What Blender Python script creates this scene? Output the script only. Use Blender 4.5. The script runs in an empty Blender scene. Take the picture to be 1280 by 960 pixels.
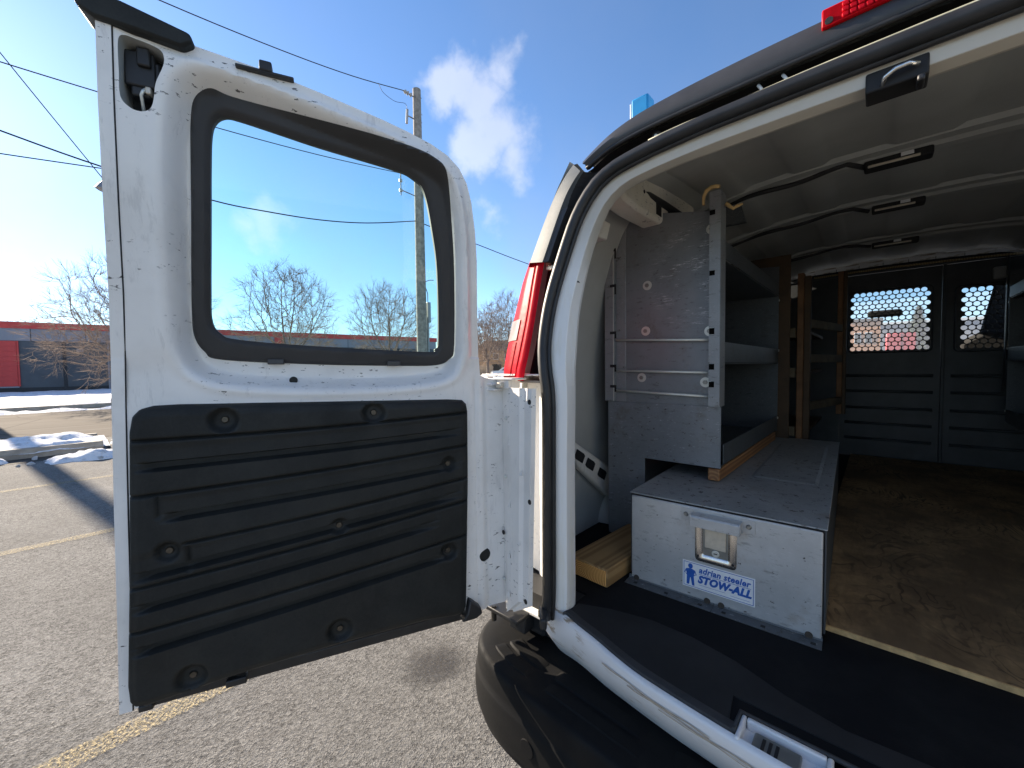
import bpy, bmesh, math, random
import numpy as np
from mathutils import Matrix, Vector
random.seed(7); np.random.seed(7)
scene = bpy.context.scene
COL = scene.collection

# ------------------------------------------------------------------ camera
cam_d = bpy.data.cameras.new("camera"); cam = bpy.data.objects.new("camera", cam_d); COL.objects.link(cam)
CAM_R = Matrix(((0.742, -0.017, -0.670), (0.671, 0.038, 0.741), (-0.013, 0.999, -0.040)))   # columns: right, up, forward
rgt, up, fwd = Vector((0.742, 0.671, -0.013)), Vector((-0.017, 0.038, 0.999)), Vector((-0.670, 0.741, -0.040))
fwd.normalize(); rgt = fwd.cross(up).normalized(); up = rgt.cross(fwd).normalized()
cam.matrix_world = Matrix(((rgt.x, up.x, -fwd.x, 0), (rgt.y, up.y, -fwd.y, 0), (rgt.z, up.z, -fwd.z, 1.37), (0, 0, 0, 1)))
cam_d.sensor_width = 36; cam_d.lens = 505 / 1280 * 36
cam_d.clip_start = 0.02; cam_d.clip_end = 3000
scene.camera = cam
# ------------------------------------------------------------------ light
SUN_AZ, SUN_EL = math.radians(262), math.radians(24)        # clockwise from +Y
sd = Vector((math.sin(SUN_AZ) * math.cos(SUN_EL), math.cos(SUN_AZ) * math.cos(SUN_EL), math.sin(SUN_EL)))
sl = bpy.data.lights.new("sun", 'SUN'); sl.energy = 3.7; sl.angle = math.radians(0.5); sl.color = (1.0, 0.86, 0.68)
so = bpy.data.objects.new("sun", sl); COL.objects.link(so); so.rotation_euler = (-sd).to_track_quat('-Z', 'Y').to_euler(); so.location = (-20, -6, 12)
world = bpy.data.worlds.new("World"); scene.world = world; world.use_nodes = True
EXPOSURE = 1.9
scene.view_settings.view_transform = 'Standard'; scene.view_settings.look = 'None'
scene.view_settings.gamma = 1; scene.view_settings.exposure = EXPOSURE; scene.view_settings.use_curve_mapping = False
def build_world():
    nt = world.node_tree; N = nt.nodes; L = nt.links; N.clear()
    out = N.new('ShaderNodeOutputWorld'); bg = N.new('ShaderNodeBackground'); bg.inputs[1].default_value = 0.064
    sky = N.new('ShaderNodeTexSky'); sky.sky_type = 'NISHITA'; sky.sun_disc = False
    sky.sun_elevation = SUN_EL; sky.sun_rotation = SUN_AZ; sky.air_density = 1.0; sky.dust_density = 0.3; sky.ozone_density = 2.2; sky.altitude = 1200
    tc = N.new('ShaderNodeTexCoord')
    def math_(op, a, b=None, clamp=False):
        m = N.new('ShaderNodeMath'); m.operation = op; m.use_clamp = clamp
        for i, x in enumerate((a, b)):
            if x is None: continue
            if isinstance(x, (int, float)): m.inputs[i].default_value = x
            else: L.new(x, m.inputs[i])
        return m.outputs[0]
    nz = N.new('ShaderNodeTexNoise'); nz.inputs['Scale'].default_value = 7; nz.inputs['Detail'].default_value = 7; nz.inputs['Roughness'].default_value = .52
    L.new(tc.outputs['Generated'], nz.inputs['Vector'])
    n2 = N.new('ShaderNodeTexNoise'); n2.inputs['Scale'].default_value = 3.2; n2.inputs['Detail'].default_value = 9; n2.inputs['Roughness'].default_value = .6
    L.new(tc.outputs['Generated'], n2.inputs['Vector'])
    # cumulus puffs in view, then unseen fill puffs: direction, angular radius, density
    puffs = [((-.6400, .5200, .5560), .060, 1), ((-.6136, .5450, .5660), .070, 1), ((-.552, .6000, .5800), .050, .6), ((-.600, .575, .545), .085, 1),
             ((-.604, .622, .500), .095, 1), ((-.640, .605, .468), .075, 1), ((-.6000, .660, .4500), .075, .85), ((-.6718, .6545, .3469), .045, .55),
             ((-.9105, .2983, .2864), .055, .75), ((-.93, .262, .273), .04, .6),
             ((.2, .8, .55), .16, 1), ((.7, .45, .5), .22, 1), ((.75, -.5, .4), .26, 1), ((.2, -.9, .45), .24, 1), ((.9, .05, .3), .22, 1), ((.5, -.75, .25), .24, 1), ((.35, -.35, .85), .22, 1), ((-.25, -.85, .35), .2, 1), ((.95, -.3, .12), .18, 1), ((.62, -.1, .75), .2, 1), ((-.1, -.95, .15), .16, 1), ((.8, .55, .2), .2, 1)]  # out of view, added as bright fill for the shaded van
    wn = N.new('ShaderNodeTexNoise'); wn.inputs['Scale'].default_value = 7.5; wn.inputs['Detail'].default_value = 5; wn.inputs['Roughness'].default_value = .6; L.new(tc.outputs['Generated'], wn.inputs['Vector'])
    w1 = N.new('ShaderNodeVectorMath'); w1.operation = 'SUBTRACT'; L.new(wn.outputs['Color'], w1.inputs[0]); w1.inputs[1].default_value = (.5, .5, .5)
    w2 = N.new('ShaderNodeVectorMath'); w2.operation = 'SCALE'; L.new(w1.outputs[0], w2.inputs[0]); w2.inputs['Scale'].default_value = .16
    w3 = N.new('ShaderNodeVectorMath'); w3.operation = 'ADD'; L.new(tc.outputs['Generated'], w3.inputs[0]); L.new(w2.outputs[0], w3.inputs[1])
    tot = None
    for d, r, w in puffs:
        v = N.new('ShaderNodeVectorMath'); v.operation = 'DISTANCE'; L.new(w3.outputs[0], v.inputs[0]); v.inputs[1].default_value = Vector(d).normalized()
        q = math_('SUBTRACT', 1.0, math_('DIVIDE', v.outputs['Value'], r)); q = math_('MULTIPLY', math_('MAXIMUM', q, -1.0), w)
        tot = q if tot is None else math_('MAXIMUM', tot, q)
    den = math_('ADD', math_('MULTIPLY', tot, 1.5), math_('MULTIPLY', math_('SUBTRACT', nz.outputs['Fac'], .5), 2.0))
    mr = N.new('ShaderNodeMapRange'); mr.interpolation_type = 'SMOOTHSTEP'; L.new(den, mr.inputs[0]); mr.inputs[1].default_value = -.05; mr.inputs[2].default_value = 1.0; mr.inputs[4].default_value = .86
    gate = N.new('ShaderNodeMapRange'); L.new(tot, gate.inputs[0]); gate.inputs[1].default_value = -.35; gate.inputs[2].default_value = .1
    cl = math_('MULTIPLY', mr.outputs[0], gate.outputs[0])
    # thin high veil everywhere, thicker towards the horizon
    sep = N.new('ShaderNodeSeparateXYZ'); L.new(tc.outputs['Generated'], sep.inputs[0])
    veil = N.new('ShaderNodeMapRange'); L.new(sep.outputs['Z'], veil.inputs[0]); veil.inputs[1].default_value = .0; veil.inputs[2].default_value = .55; veil.inputs[3].default_value = .44; veil.inputs[4].default_value = .05
    vz = N.new('ShaderNodeMapRange'); L.new(n2.outputs['Fac'], vz.inputs[0]); vz.inputs[1].default_value = .38; vz.inputs[2].default_value = .66
    vl = math_('MULTIPLY', veil.outputs[0], vz.outputs[0])
    grad = N.new('ShaderNodeMix'); grad.data_type = 'RGBA'; grad.blend_type = 'MULTIPLY'; grad.inputs[0].default_value = 1
    L.new(sky.outputs[0], grad.inputs[6]); grad.inputs[7].default_value = SKY_TINT
    m1 = N.new('ShaderNodeMix'); m1.data_type = 'RGBA'; L.new(vl, m1.inputs[0]); L.new(grad.outputs[2], m1.inputs[6]); m1.inputs[7].default_value = (2.5, 2.5, 2.6, 1)
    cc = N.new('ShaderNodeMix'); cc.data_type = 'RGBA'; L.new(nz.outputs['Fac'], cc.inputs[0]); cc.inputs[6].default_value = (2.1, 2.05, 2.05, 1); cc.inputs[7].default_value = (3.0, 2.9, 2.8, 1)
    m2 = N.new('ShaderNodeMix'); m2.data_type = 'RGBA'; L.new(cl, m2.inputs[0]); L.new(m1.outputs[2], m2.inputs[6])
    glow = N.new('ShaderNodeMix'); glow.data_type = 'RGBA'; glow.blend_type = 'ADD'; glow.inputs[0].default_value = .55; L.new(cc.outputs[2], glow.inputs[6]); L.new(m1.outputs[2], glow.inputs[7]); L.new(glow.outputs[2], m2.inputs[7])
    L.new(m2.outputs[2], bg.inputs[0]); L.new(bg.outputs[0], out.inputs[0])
SKY_TINT = (0.79, 0.94, 1.07, 1)
build_world()

# ------------------------------------------------------------------ materials
class NT:
    def __init__(s, name):
        s.m = bpy.data.materials.new(name); s.m.use_nodes = True; s.t = s.m.node_tree; s.N = s.t.nodes; s.L = s.t.links
        s.b = s.N['Principled BSDF']; s.out = s.N['Material Output']; s.tc = s.N.new('ShaderNodeTexCoord')
    def coord(s, scale=(1, 1, 1), space='Object', rot=(0, 0, 0)):
        mp = s.N.new('ShaderNodeMapping'); s.L.new(s.tc.outputs[space], mp.inputs[0]); mp.inputs['Scale'].default_value = scale; mp.inputs['Rotation'].default_value = rot; return mp.outputs[0]
    def noise(s, scale, detail=4, rough=.55, vec=None, dist=0):
        n = s.N.new('ShaderNodeTexNoise'); n.inputs['Scale'].default_value = scale; n.inputs['Detail'].default_value = detail; n.inputs['Roughness'].default_value = rough; n.inputs['Distortion'].default_value = dist
        s.L.new(vec if vec is not None else s.coord(), n.inputs['Vector']); return n.outputs['Fac']
    def voro(s, scale, vec=None, feature='F1', out='Distance'):
        n = s.N.new('ShaderNodeTexVoronoi'); n.feature = feature; n.inputs['Scale'].default_value = scale; s.L.new(vec if vec is not None else s.coord(), n.inputs['Vector']); return n.outputs[out]
    def ramp(s, fac, lo, hi, a=0., b=1., smooth=True):
        r = s.N.new('ShaderNodeMapRange'); r.interpolation_type = 'SMOOTHSTEP' if smooth else 'LINEAR'
        s.L.new(fac, r.inputs[0]); r.inputs[1].default_value = lo; r.inputs[2].default_value = hi; r.inputs[3].default_value = a; r.inputs[4].default_value = b; return r.outputs[0]
    def mul(s, a, b, op='MULTIPLY'):
        m = s.N.new('ShaderNodeMath'); m.operation = op
        for i, x in enumerate((a, b)):
            if isinstance(x, (int, float)): m.inputs[i].default_value = x
            else: s.L.new(x, m.inputs[i])
        return m.outputs[0]
    def mix(s, fac, a, b):
        m = s.N.new('ShaderNodeMix'); m.data_type = 'RGBA'
        if isinstance(fac, (int, float)): m.inputs[0].default_value = fac
        else: s.L.new(fac, m.inputs[0])
        for i, x in ((6, a), (7, b)):
            if isinstance(x, tuple): m.inputs[i].default_value = (*x[:3], 1)
            else: s.L.new(x, m.inputs[i])
        return m.outputs[2]
    def col(s, c):
        if isinstance(c, tuple): s.b.inputs['Base Color'].default_value = (*c[:3], 1)
        else: s.L.new(c, s.b.inputs['Base Color'])
        return s
    def set(s, **k):
        for n, v in k.items():
            i = s.b.inputs[n.replace('_', ' ')]
            if isinstance(v, (int, float, tuple)): i.default_value = v
            else: s.L.new(v, i)
        return s
    def bump(s, h, strength=.3, dist=.002):
        b = s.N.new('ShaderNodeBump'); b.inputs['Strength'].default_value = strength; b.inputs['Distance'].default_value = dist; s.L.new(h, b.inputs['Height']); s.L.new(b.outputs[0], s.b.inputs['Normal']); return s
    def axis(s, i):
        q = s.N.new('ShaderNodeSeparateXYZ'); s.L.new(s.tc.outputs['Object'], q.inputs[0]); return q.outputs[i]
def simple(name, c, rough=.5, metal=0., var=.12, scale=8, bs=0, bstr=.2, dark=None):
    t = NT(name); f = t.noise(scale, 6, .6); d = tuple(x * (1 - var) for x in c) if dark is None else dark
    t.col(t.mix(t.ramp(f, .3, .7), d, tuple(min(1, x * (1 + var)) for x in c))).set(Roughness=rough, Metallic=metal)
    if bs: t.bump(t.noise(bs, 3, .6), bstr, .001)
    return t.m
M = {}
def make_materials():
    # white vehicle paint with scuffs, grime and chips
    def paint(name, c, grime, amount):
        t = NT(name); big = t.ramp(t.noise(3.2, 6, .65), .42, .78); base = t.mix(t.mul(big, amount), c, grime)
        chips = t.mul(t.ramp(t.noise(46, 4, .7, t.coord((1, 1, 2.6))), .615, .665), t.ramp(t.noise(4.5, 3, .5), .46, .58))
        c2 = t.mix(chips, base, (.09, .085, .08)); scuff = t.mul(t.ramp(t.noise(14, 5, .75, t.coord((2.5, 2.5, .4))), .56, .68), .30)
        t.col(t.mix(scuff, c2, (.42, .41, .40))).set(Roughness=t.ramp(t.noise(9, 4), .3, .7, .28, .46), Coat_Weight=.25, Coat_Roughness=.12)
        t.bump(t.noise(5, 2), .03, .003); return t.m
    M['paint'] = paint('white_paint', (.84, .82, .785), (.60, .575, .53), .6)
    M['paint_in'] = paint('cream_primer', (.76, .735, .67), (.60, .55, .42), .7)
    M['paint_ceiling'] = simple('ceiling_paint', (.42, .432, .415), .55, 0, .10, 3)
    # sill paint with brown foot-wear lines
    t = NT('sill_paint'); wear = t.mul(t.ramp(t.noise(30, 5, .7, t.coord((.25, 1.2, 1.6))), .52, .64), t.ramp(t.noise(3, 2), .40, .52))
    t.col(t.mix(wear, (.74, .74, .74), (.34, .27, .19))).set(Roughness=.4); M['sill'] = t.m
    M['seam'] = simple('aged_sealant', (.42, .41, .30), .6, 0, .25, 30)
    # rusty pillar foot
    t = NT('pillar_paint'); z = t.axis(2); low = t.ramp(z, .0, .12, 1, 0); r = t.mul(t.ramp(t.noise(60, 4, .7), .60, .66), low)
    streak = t.mul(t.ramp(t.noise(7, 4, .6, t.coord((4, 4, .5))), .5, .72), .45)
    hi = t.mul(t.ramp(z, .90, 1.10), .85); base = t.mix(hi, t.mix(streak, (.82, .81, .78), (.72, .67, .50)), (.52, .485, .41)); t.col(t.mix(r, base, (.25, .10, .04))).set(Roughness=.42); M['pillar'] = t.m
    # textured black plastics
    t = NT('trim_plastic'); t.col(t.mix(t.ramp(t.mul(t.noise(5, 6, .7), t.mul(t.noise(260, 3, .8), .55), 'ADD'), .55, .98), t.mix(t.mul(t.ramp(t.noise(16, 5, .75, t.coord((2.2, 1, .5))), .56, .70), .35), (.011, .012, .0115), (.036, .037, .034)), (.022, .0235, .022))).set(Roughness=t.ramp(t.noise(11, 5), .3, .7, .5, .7), Specular_IOR_Level=.3).bump(t.noise(900, 2), .35, .0006); M['trim'] = t.m
    t = NT('bumper_plastic'); t.col(t.mix(t.ramp(t.noise(6, 6, .7), .4, .75), (.005, .005, .0055), (.009, .0087, .0084))).set(Roughness=t.ramp(t.noise(14, 5), .3, .7, .62, .8), Specular_IOR_Level=.18).bump(t.noise(500, 2), .3, .0007); M['bumper'] = t.m
    M['rubber'] = simple('black_rubber', (.018, .018, .019), .48, 0, .3, 20)
    M['window_rubber'] = simple('window_rubber', (.032, .030, .029), .62, 0, .12, 6, 300, .1)
    t = NT('grey_roof_corner'); dr_ = t.noise(420, 3, .6); t.col(t.mix(t.ramp(t.noise(9, 5), .35, .7), (.075, .085, .09), (.13, .14, .145))).set(Roughness=.6, Specular_IOR_Level=.25).bump(dr_, .35, .001); M['corner_grey'] = t.m  # grey base, much darker than the white body paint, with fine bump
    t = NT('matt_black'); t.col((.004, .004, .004)).set(Roughness=.9, Specular_IOR_Level=.05); M['black'] = t.m
    M['dark'] = simple('dark_cavity', (.012, .012, .013), .7, 0, .2)
    M['headtrim'] = simple('header_plastic', (.040, .039, .040), .42, 0, .2, 9, 400, .15)
    t = NT('rubber_mat'); t.col(t.mix(t.ramp(t.noise(4, 6, .7), .4, .75), (.007, .0075, .009), (.014, .015, .016))).set(Roughness=.8, Specular_IOR_Level=.15).bump(t.noise(350, 2), .4, .001); M['mat'] = t.m
    # tinted glass
    t = NT('tinted_glass'); tr = t.N.new('ShaderNodeBsdfTransparent'); tr.inputs[0].default_value = (.70, .875, .86, 1); gl = t.N.new('ShaderNodeBsdfGlossy'); gl.inputs['Roughness'].default_value = .02
    fr = t.N.new('ShaderNodeFresnel'); fr.inputs[0].default_value = 1.35; mx = t.N.new('ShaderNodeMixShader'); t.L.new(t.mul(fr.outputs[0], .8), mx.inputs[0]); t.L.new(tr.outputs[0], mx.inputs[1]); t.L.new(gl.outputs[0], mx.inputs[2])
    df = t.N.new('ShaderNodeBsdfDiffuse'); df.inputs[0].default_value = (.5, .5, .48, 1); m2 = t.N.new('ShaderNodeMixShader'); t.L.new(t.ramp(t.noise(120, 3, .7), .74, .78, 0, .5), m2.inputs[0]); t.L.new(mx.outputs[0], m2.inputs[1]); t.L.new(df.outputs[0], m2.inputs[2])
    t.L.new(m2.outputs[0], t.out.inputs[0]); M['glass'] = t.m
    t = NT('windscreen_glass'); tr = t.N.new('ShaderNodeBsdfTransparent'); tr.inputs[0].default_value = (.9, .96, .95, 1); gl = t.N.new('ShaderNodeBsdfGlossy'); gl.inputs['Roughness'].default_value = .02
    mx = t.N.new('ShaderNodeMixShader'); mx.inputs[0].default_value = .05; t.L.new(tr.outputs[0], mx.inputs[1]); t.L.new(gl.outputs[0], mx.inputs[2]); df = t.N.new('ShaderNodeBsdfTranslucent'); df.inputs[0].default_value = (.8, .8, .8, 1); m3 = t.N.new('ShaderNodeMixShader'); m3.inputs[0].default_value = .22; t.L.new(mx.outputs[0], m3.inputs[1]); t.L.new(df.outputs[0], m3.inputs[2]); t.L.new(m3.outputs[0], t.out.inputs[0]); M['windscreen'] = t.m
    # lamp lenses
    def lens(name, c, sc, tl):
        t = NT(name); t.col(t.mix(t.ramp(t.noise(14, 3), .3, .7), tuple(x * .75 for x in c), c)).set(Roughness=.38, Coat_Weight=.0, Specular_IOR_Level=.06)
        ck = t.voro(sc, t.coord(), 'F1'); t.bump(ck, .10, .002)
        tb = t.N.new('ShaderNodeBsdfTranslucent'); tb.inputs[0].default_value = (*c, 1); mx = t.N.new('ShaderNodeMixShader'); mx.inputs[0].default_value = tl
        t.L.new(t.b.outputs[0], mx.inputs[1]); t.L.new(tb.outputs[0], mx.inputs[2]); t.L.new(mx.outputs[0], t.out.inputs[0]); return t.m
    M['red_lens'] = lens('red_lens', (.72, .012, .03), 60, .35); M['red_lens2'] = lens('red_lens_dark', (.55, .006, .015), 90, .3); M['clear_lens'] = lens('clear_lens', (.42, .40, .385), 260, .3)
    # painted grey steel of the shelving with bare scratches and dark scuffs
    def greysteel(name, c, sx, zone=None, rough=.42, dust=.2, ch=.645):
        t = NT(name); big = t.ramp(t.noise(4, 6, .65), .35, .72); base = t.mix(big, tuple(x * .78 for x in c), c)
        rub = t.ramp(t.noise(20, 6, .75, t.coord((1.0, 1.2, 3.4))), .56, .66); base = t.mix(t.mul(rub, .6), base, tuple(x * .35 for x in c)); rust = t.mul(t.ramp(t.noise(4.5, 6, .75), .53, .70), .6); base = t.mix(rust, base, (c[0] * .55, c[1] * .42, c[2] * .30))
        sc = t.ramp(t.noise(26, 6, .78, t.coord(sx)), .600, .635)
        if zone:
            d = t.N.new('ShaderNodeVectorMath'); d.operation = 'DISTANCE'; mp = t.N.new('ShaderNodeMapping'); t.L.new(t.tc.outputs['Object'], mp.inputs[0]); mp.inputs['Scale'].default_value = zone[1]
            t.L.new(mp.outputs[0], d.inputs[0]); d.inputs[1].default_value = tuple(a * b for a, b in zip(zone[0], zone[1])); z = t.ramp(d.outputs['Value'], .35, 1.0, 1, 0)
            sc = t.mul(t.ramp(t.noise(24, 7, .8, t.coord(sx)), .535, .575), t.mul(z, t.ramp(t.noise(7, 5, .75, t.coord((1, 1, 2.2))), .46, .58)))
        else: sc = t.mul(sc, .25)
        chip = t.mul(t.ramp(t.noise(42, 5, .75, t.coord((1, 1, 1.6))), ch, ch + .02), .9)
        c2 = t.mix(sc, base, (.80, .80, .84)); t.col(t.mix(chip, c2, (.045, .035, .03))).set(Roughness=rough, Metallic=.25); t.bump(t.noise(260, 3), .06, .0006); return t.m
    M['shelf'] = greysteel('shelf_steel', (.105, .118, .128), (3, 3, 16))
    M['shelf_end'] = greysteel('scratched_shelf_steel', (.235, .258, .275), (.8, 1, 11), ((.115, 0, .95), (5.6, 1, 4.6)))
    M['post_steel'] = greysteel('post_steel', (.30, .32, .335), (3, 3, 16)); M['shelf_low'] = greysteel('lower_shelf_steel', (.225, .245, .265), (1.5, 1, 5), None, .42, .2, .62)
    M['drawer_front'] = greysteel('drawer_steel', (.56, .565, .56), (3, 3, 10), None, .36)
    M['drawer_top'] = greysteel('drawer_lid_steel', (.40, .42, .415), (6, 2, 6), None, .5, .2, .60)
    M['zinc'] = simple('zinc_rod', (.66, .67, .62), .35, .35, .1); M['chrome'] = simple('worn_chrome', (.72, .69, .64), .22, .95, .12, 30)
    M['dsteel'] = simple('dark_steel', (.10, .12, .15), .25, .8, .3, 30); M['tan_metal'] = simple('tan_latch_metal', (.62, .56, .46), .38, .35, .1, 50); M['screw'] = simple('bolt_metal', (.10, .09, .075), .35, .8, .2, 40)
    M['galv'] = simple('galvanised', (.30, .30, .28), .42, .7, .2, 10)
    # timber
    def timber(name, c, d, ring=(9, 1.0, 9), rough=.65):
        t = NT(name); w = t.N.new('ShaderNodeTexWave'); w.wave_type = 'RINGS'; w.rings_direction = 'Y'; w.inputs['Scale'].default_value = 26; w.inputs['Distortion'].default_value = 2.2; w.inputs['Detail'].default_value = 3; w.inputs['Detail Scale'].default_value = 1.2
        t.L.new(t.coord((1, .06, 1)), w.inputs[0]); f = t.mul(w.outputs['Fac'], t.noise(3, 3), 'MULTIPLY')
        t.col(t.mix(t.ramp(f, .05, .55), d, c)).set(Roughness=rough); t.bump(w.outputs['Fac'], .15, .001); return t.m
    M['pine'] = timber('weathered_pine', (.36, .225, .095), (.25, .145, .055)); t = NT('end_grain_rings'); w = t.N.new('ShaderNodeTexWave'); w.wave_type = 'RINGS'; w.rings_direction = 'Y'; w.inputs['Scale'].default_value = 58; w.inputs['Distortion'].default_value = 1.6; w.inputs['Detail'].default_value = 2; w.inputs['Detail Scale'].default_value = .8
    mp = t.N.new('ShaderNodeMapping'); t.L.new(t.tc.outputs['Object'], mp.inputs[0]); mp.inputs['Location'].default_value = (.022, 0, -.024); t.L.new(mp.outputs[0], w.inputs[0]); t.col(t.mix(t.ramp(w.outputs['Fac'], .25, .8), (.52, .22, .05), (.85, .46, .15))).set(Roughness=.75); M['endgrain'] = t.m
    M['wood_dark'] = timber('brown_timber', (.36, .19, .08), (.20, .09, .035)); M['wood_pale'] = timber('pale_timber', (.42, .32, .17), (.28, .19, .09))
    t = NT('stained_plywood'); q = t.noise(1.9, 4, .55, t.coord((1.7, .7, 1)), 1.2); w = t.mul(t.mul(q, 130.0), 0.0, 'ADD'); sn = t.mul(w, 0.0, 'SINE'); f = t.mul(t.ramp(sn, .45, 1.0), t.ramp(t.noise(3.5, 3), .35, .65)); fine = t.noise(70, 4, .6, t.coord((1, .12, 1)))
    st = t.ramp(t.noise(2.4, 6, .7), .38, .66); base = t.mix(st, (.16, .105, .055), (.42, .28, .14)); base = t.mix(t.mul(t.ramp(fine, .4, .7), .3), base, (.10, .065, .035))
    t.col(t.mix(t.mul(f, .85), base, (.06, .038, .02))).set(Roughness=.65, Specular_IOR_Level=.3).bump(fine, .1, .001); M['ply'] = t.m
    M['post_wood'] = simple('post_timber', (.19, .095, .042), .75, 0, .3, 12); M['rail_wood'] = simple('rail_timber', (.13, .10, .06), .8, 0, .25, 14); M['ply_edge'] = simple('raw_plywood_edge', (.55, .36, .16), .7, 0, .25, 40); M['ply_brown'] = simple('brown_plywood', (.075, .045, .022), .7, 0, .3, 6)
    M['tan'] = simple('tan_strap', (.58, .40, .17), .6, 0, .15, 30)
    M['bulk'] = simple('partition_paint', (.055, .062, .068), .5, 0, .25, 5); M['grille'] = simple('partition_mesh_paint', (.040, .042, .045), .5, 0, .2, 30)
    M['white'] = simple('sticker_white', (.78, .79, .80), .4, 0, .05, 30); M['blue'] = simple('sticker_blue', (.015, .10, .42), .45, 0, .1, 40); M['blue_paint'] = simple('rack_blue', (.01, .22, .50), .4, 0, .12, 10)
    # outside
    t = NT('asphalt'); v = t.voro(210, t.coord(), 'F1', 'Color'); bw = t.N.new('ShaderNodeRGBToBW'); t.L.new(v, bw.inputs[0]); v2 = t.voro(62, t.coord(), 'F1', 'Color'); bw2 = t.N.new('ShaderNodeRGBToBW'); t.L.new(v2, bw2.inputs[0])
    agg = t.mul(t.mul(bw.outputs[0], .65), t.mul(bw2.outputs[0], .35), 'ADD'); base = t.mix(t.ramp(agg, .2, .8, smooth=False), (.058, .056, .053), (.29, .28, .262))
    salt = t.ramp(t.noise(2.2, 6, .7), .45, .75); base = t.mix(t.mul(salt, .35), base, (.29, .283, .268)); pat = t.ramp(t.noise(.5, 4), .35, .65); base = t.mix(t.mul(pat, .4), base, (.085, .081, .075)); crk = t.ramp(t.voro(.55, t.coord((1, 1.3, 1)), 'DISTANCE_TO_EDGE'), .0, .006, 1, 0); base = t.mix(t.mul(crk, .0), base, (.03, .028, .026)); wht = t.ramp(t.noise(38, 4, .85), .70, .74); base = t.mix(t.mul(wht, .8), base, (.62, .61, .59)); drk = t.ramp(t.noise(1.1, 6, .75), .60, .72); base = t.mix(t.mul(drk, .35), base, (.06, .056, .05))
    t.col(base).set(Roughness=.9, Specular_IOR_Level=.12).bump(t.mul(t.voro(210, t.coord(), 'F1'), t.voro(62, t.coord(), 'F1'), 'ADD'), .55, .005); M['asphalt'] = t.m
    t = NT('road_asphalt'); cr = t.ramp(t.voro(.35, t.coord((1, 1, 1)), 'DISTANCE_TO_EDGE'), .0, .012, 1, 0); tr = t.ramp(t.noise(.35, 5, .6, t.coord((3, .2, 1))), .35, .7); t.col(t.mix(t.mul(cr, .6), t.mix(tr, (.115, .098, .08), (.15, .13, .108)), (.04, .035, .03))).set(Roughness=.95, Specular_IOR_Level=.06).bump(t.noise(60, 3), .3, .006); M['road'] = t.m
    t = NT('worn_yellow_paint'); v = t.noise(90, 5, .8); wr = t.ramp(v, .46, .60); tr = t.N.new('ShaderNodeBsdfTransparent'); mx = t.N.new('ShaderNodeMixShader')
    t.col((.46, .36, .18)).set(Roughness=.8).bump(t.voro(150, t.coord(), 'F1'), .6, .004); t.L.new(t.mul(wr, .85), mx.inputs[0]); t.L.new(tr.outputs[0], mx.inputs[1]); t.L.new(t.b.outputs[0], mx.inputs[2]); t.L.new(mx.outputs[0], t.out.inputs[0]); M['line'] = t.m
    t = NT('oil_stain'); d = t.N.new('ShaderNodeVectorMath'); d.operation = 'LENGTH'; t.L.new(t.tc.outputs['Object'], d.inputs[0]); f = t.mul(t.ramp(t.mul(t.mul(d.outputs['Value'], 5.2), t.mul(t.noise(11, 5, .7), 1.1), 'ADD'), .75, 1.5, 1, 0), t.ramp(t.noise(70, 4, .8), .25, .6)); tr = t.N.new('ShaderNodeBsdfTransparent'); mx = t.N.new('ShaderNodeMixShader')
    t.col((.035, .03, .025)).set(Roughness=.6); t.L.new(t.mul(f, .75), mx.inputs[0]); t.L.new(tr.outputs[0], mx.inputs[1]); t.L.new(t.b.outputs[0], mx.inputs[2]); t.L.new(mx.outputs[0], t.out.inputs[0]); M['stain'] = t.m
    t = NT('snow'); t.col(t.mix(t.mul(t.ramp(t.noise(5, 6, .75), .50, .68), .75), (.80, .81, .84), (.40, .375, .34))).set(Roughness=.85, Specular_IOR_Level=.1).bump(t.noise(18, 7, .72), .9, .04); M['snow'] = t.m
    M['concrete'] = simple('kerb_concrete', (.30, .27, .23), .85, 0, .25, 5, 60, .3); M['soil'] = simple('dark_soil', (.05, .042, .034), .95, 0, .4, 14, 60, .5)
    M['grass'] = simple('winter_grass', (.16, .14, .07), .95, 0, .4, 9, 60, .5)
    M['bwall'] = simple('dark_grey_wall', (.075, .088, .10), .8, 0, .12, 1.2, 30, .1); M['bband'] = simple('light_grey_panel', (.24, .25, .28), .7, 0, .1, .8); M['bred'] = simple('red_metal', (.55, .05, .045), .55, 0, .12, 2); M['bjoint'] = simple('joint', (.03, .033, .037), .8)
    M['polewood'] = simple('pole_timber', (.30, .27, .23), .85, 0, .3, 9, 40, .5); M['bark'] = simple('winter_bark', (.17, .135, .11), .9, 0, .3, 6); M['twig'] = simple('twig_bark', (.27, .20, .15), .9, 0, .25, 3)
    M['cable'] = simple('black_cable', (.02, .02, .022), .6); M['steel'] = simple('grey_steel', (.28, .29, .30), .45, .6, .1, 5); M['porcelain'] = simple('porcelain', (.45, .42, .38), .3, 0, .2, 20)
    M['brick'] = simple('tan_brick', (.46, .30, .16), .85, 0, .2, 3); M['brick2'] = simple('orange_brick', (.50, .22, .09), .85, 0, .2, 3); M['roof'] = simple('house_roof', (.10, .085, .075), .9, 0, .2, 3); M['fence'] = simple('tan_fence', (.42, .34, .24), .8, 0, .2, 3)
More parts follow.
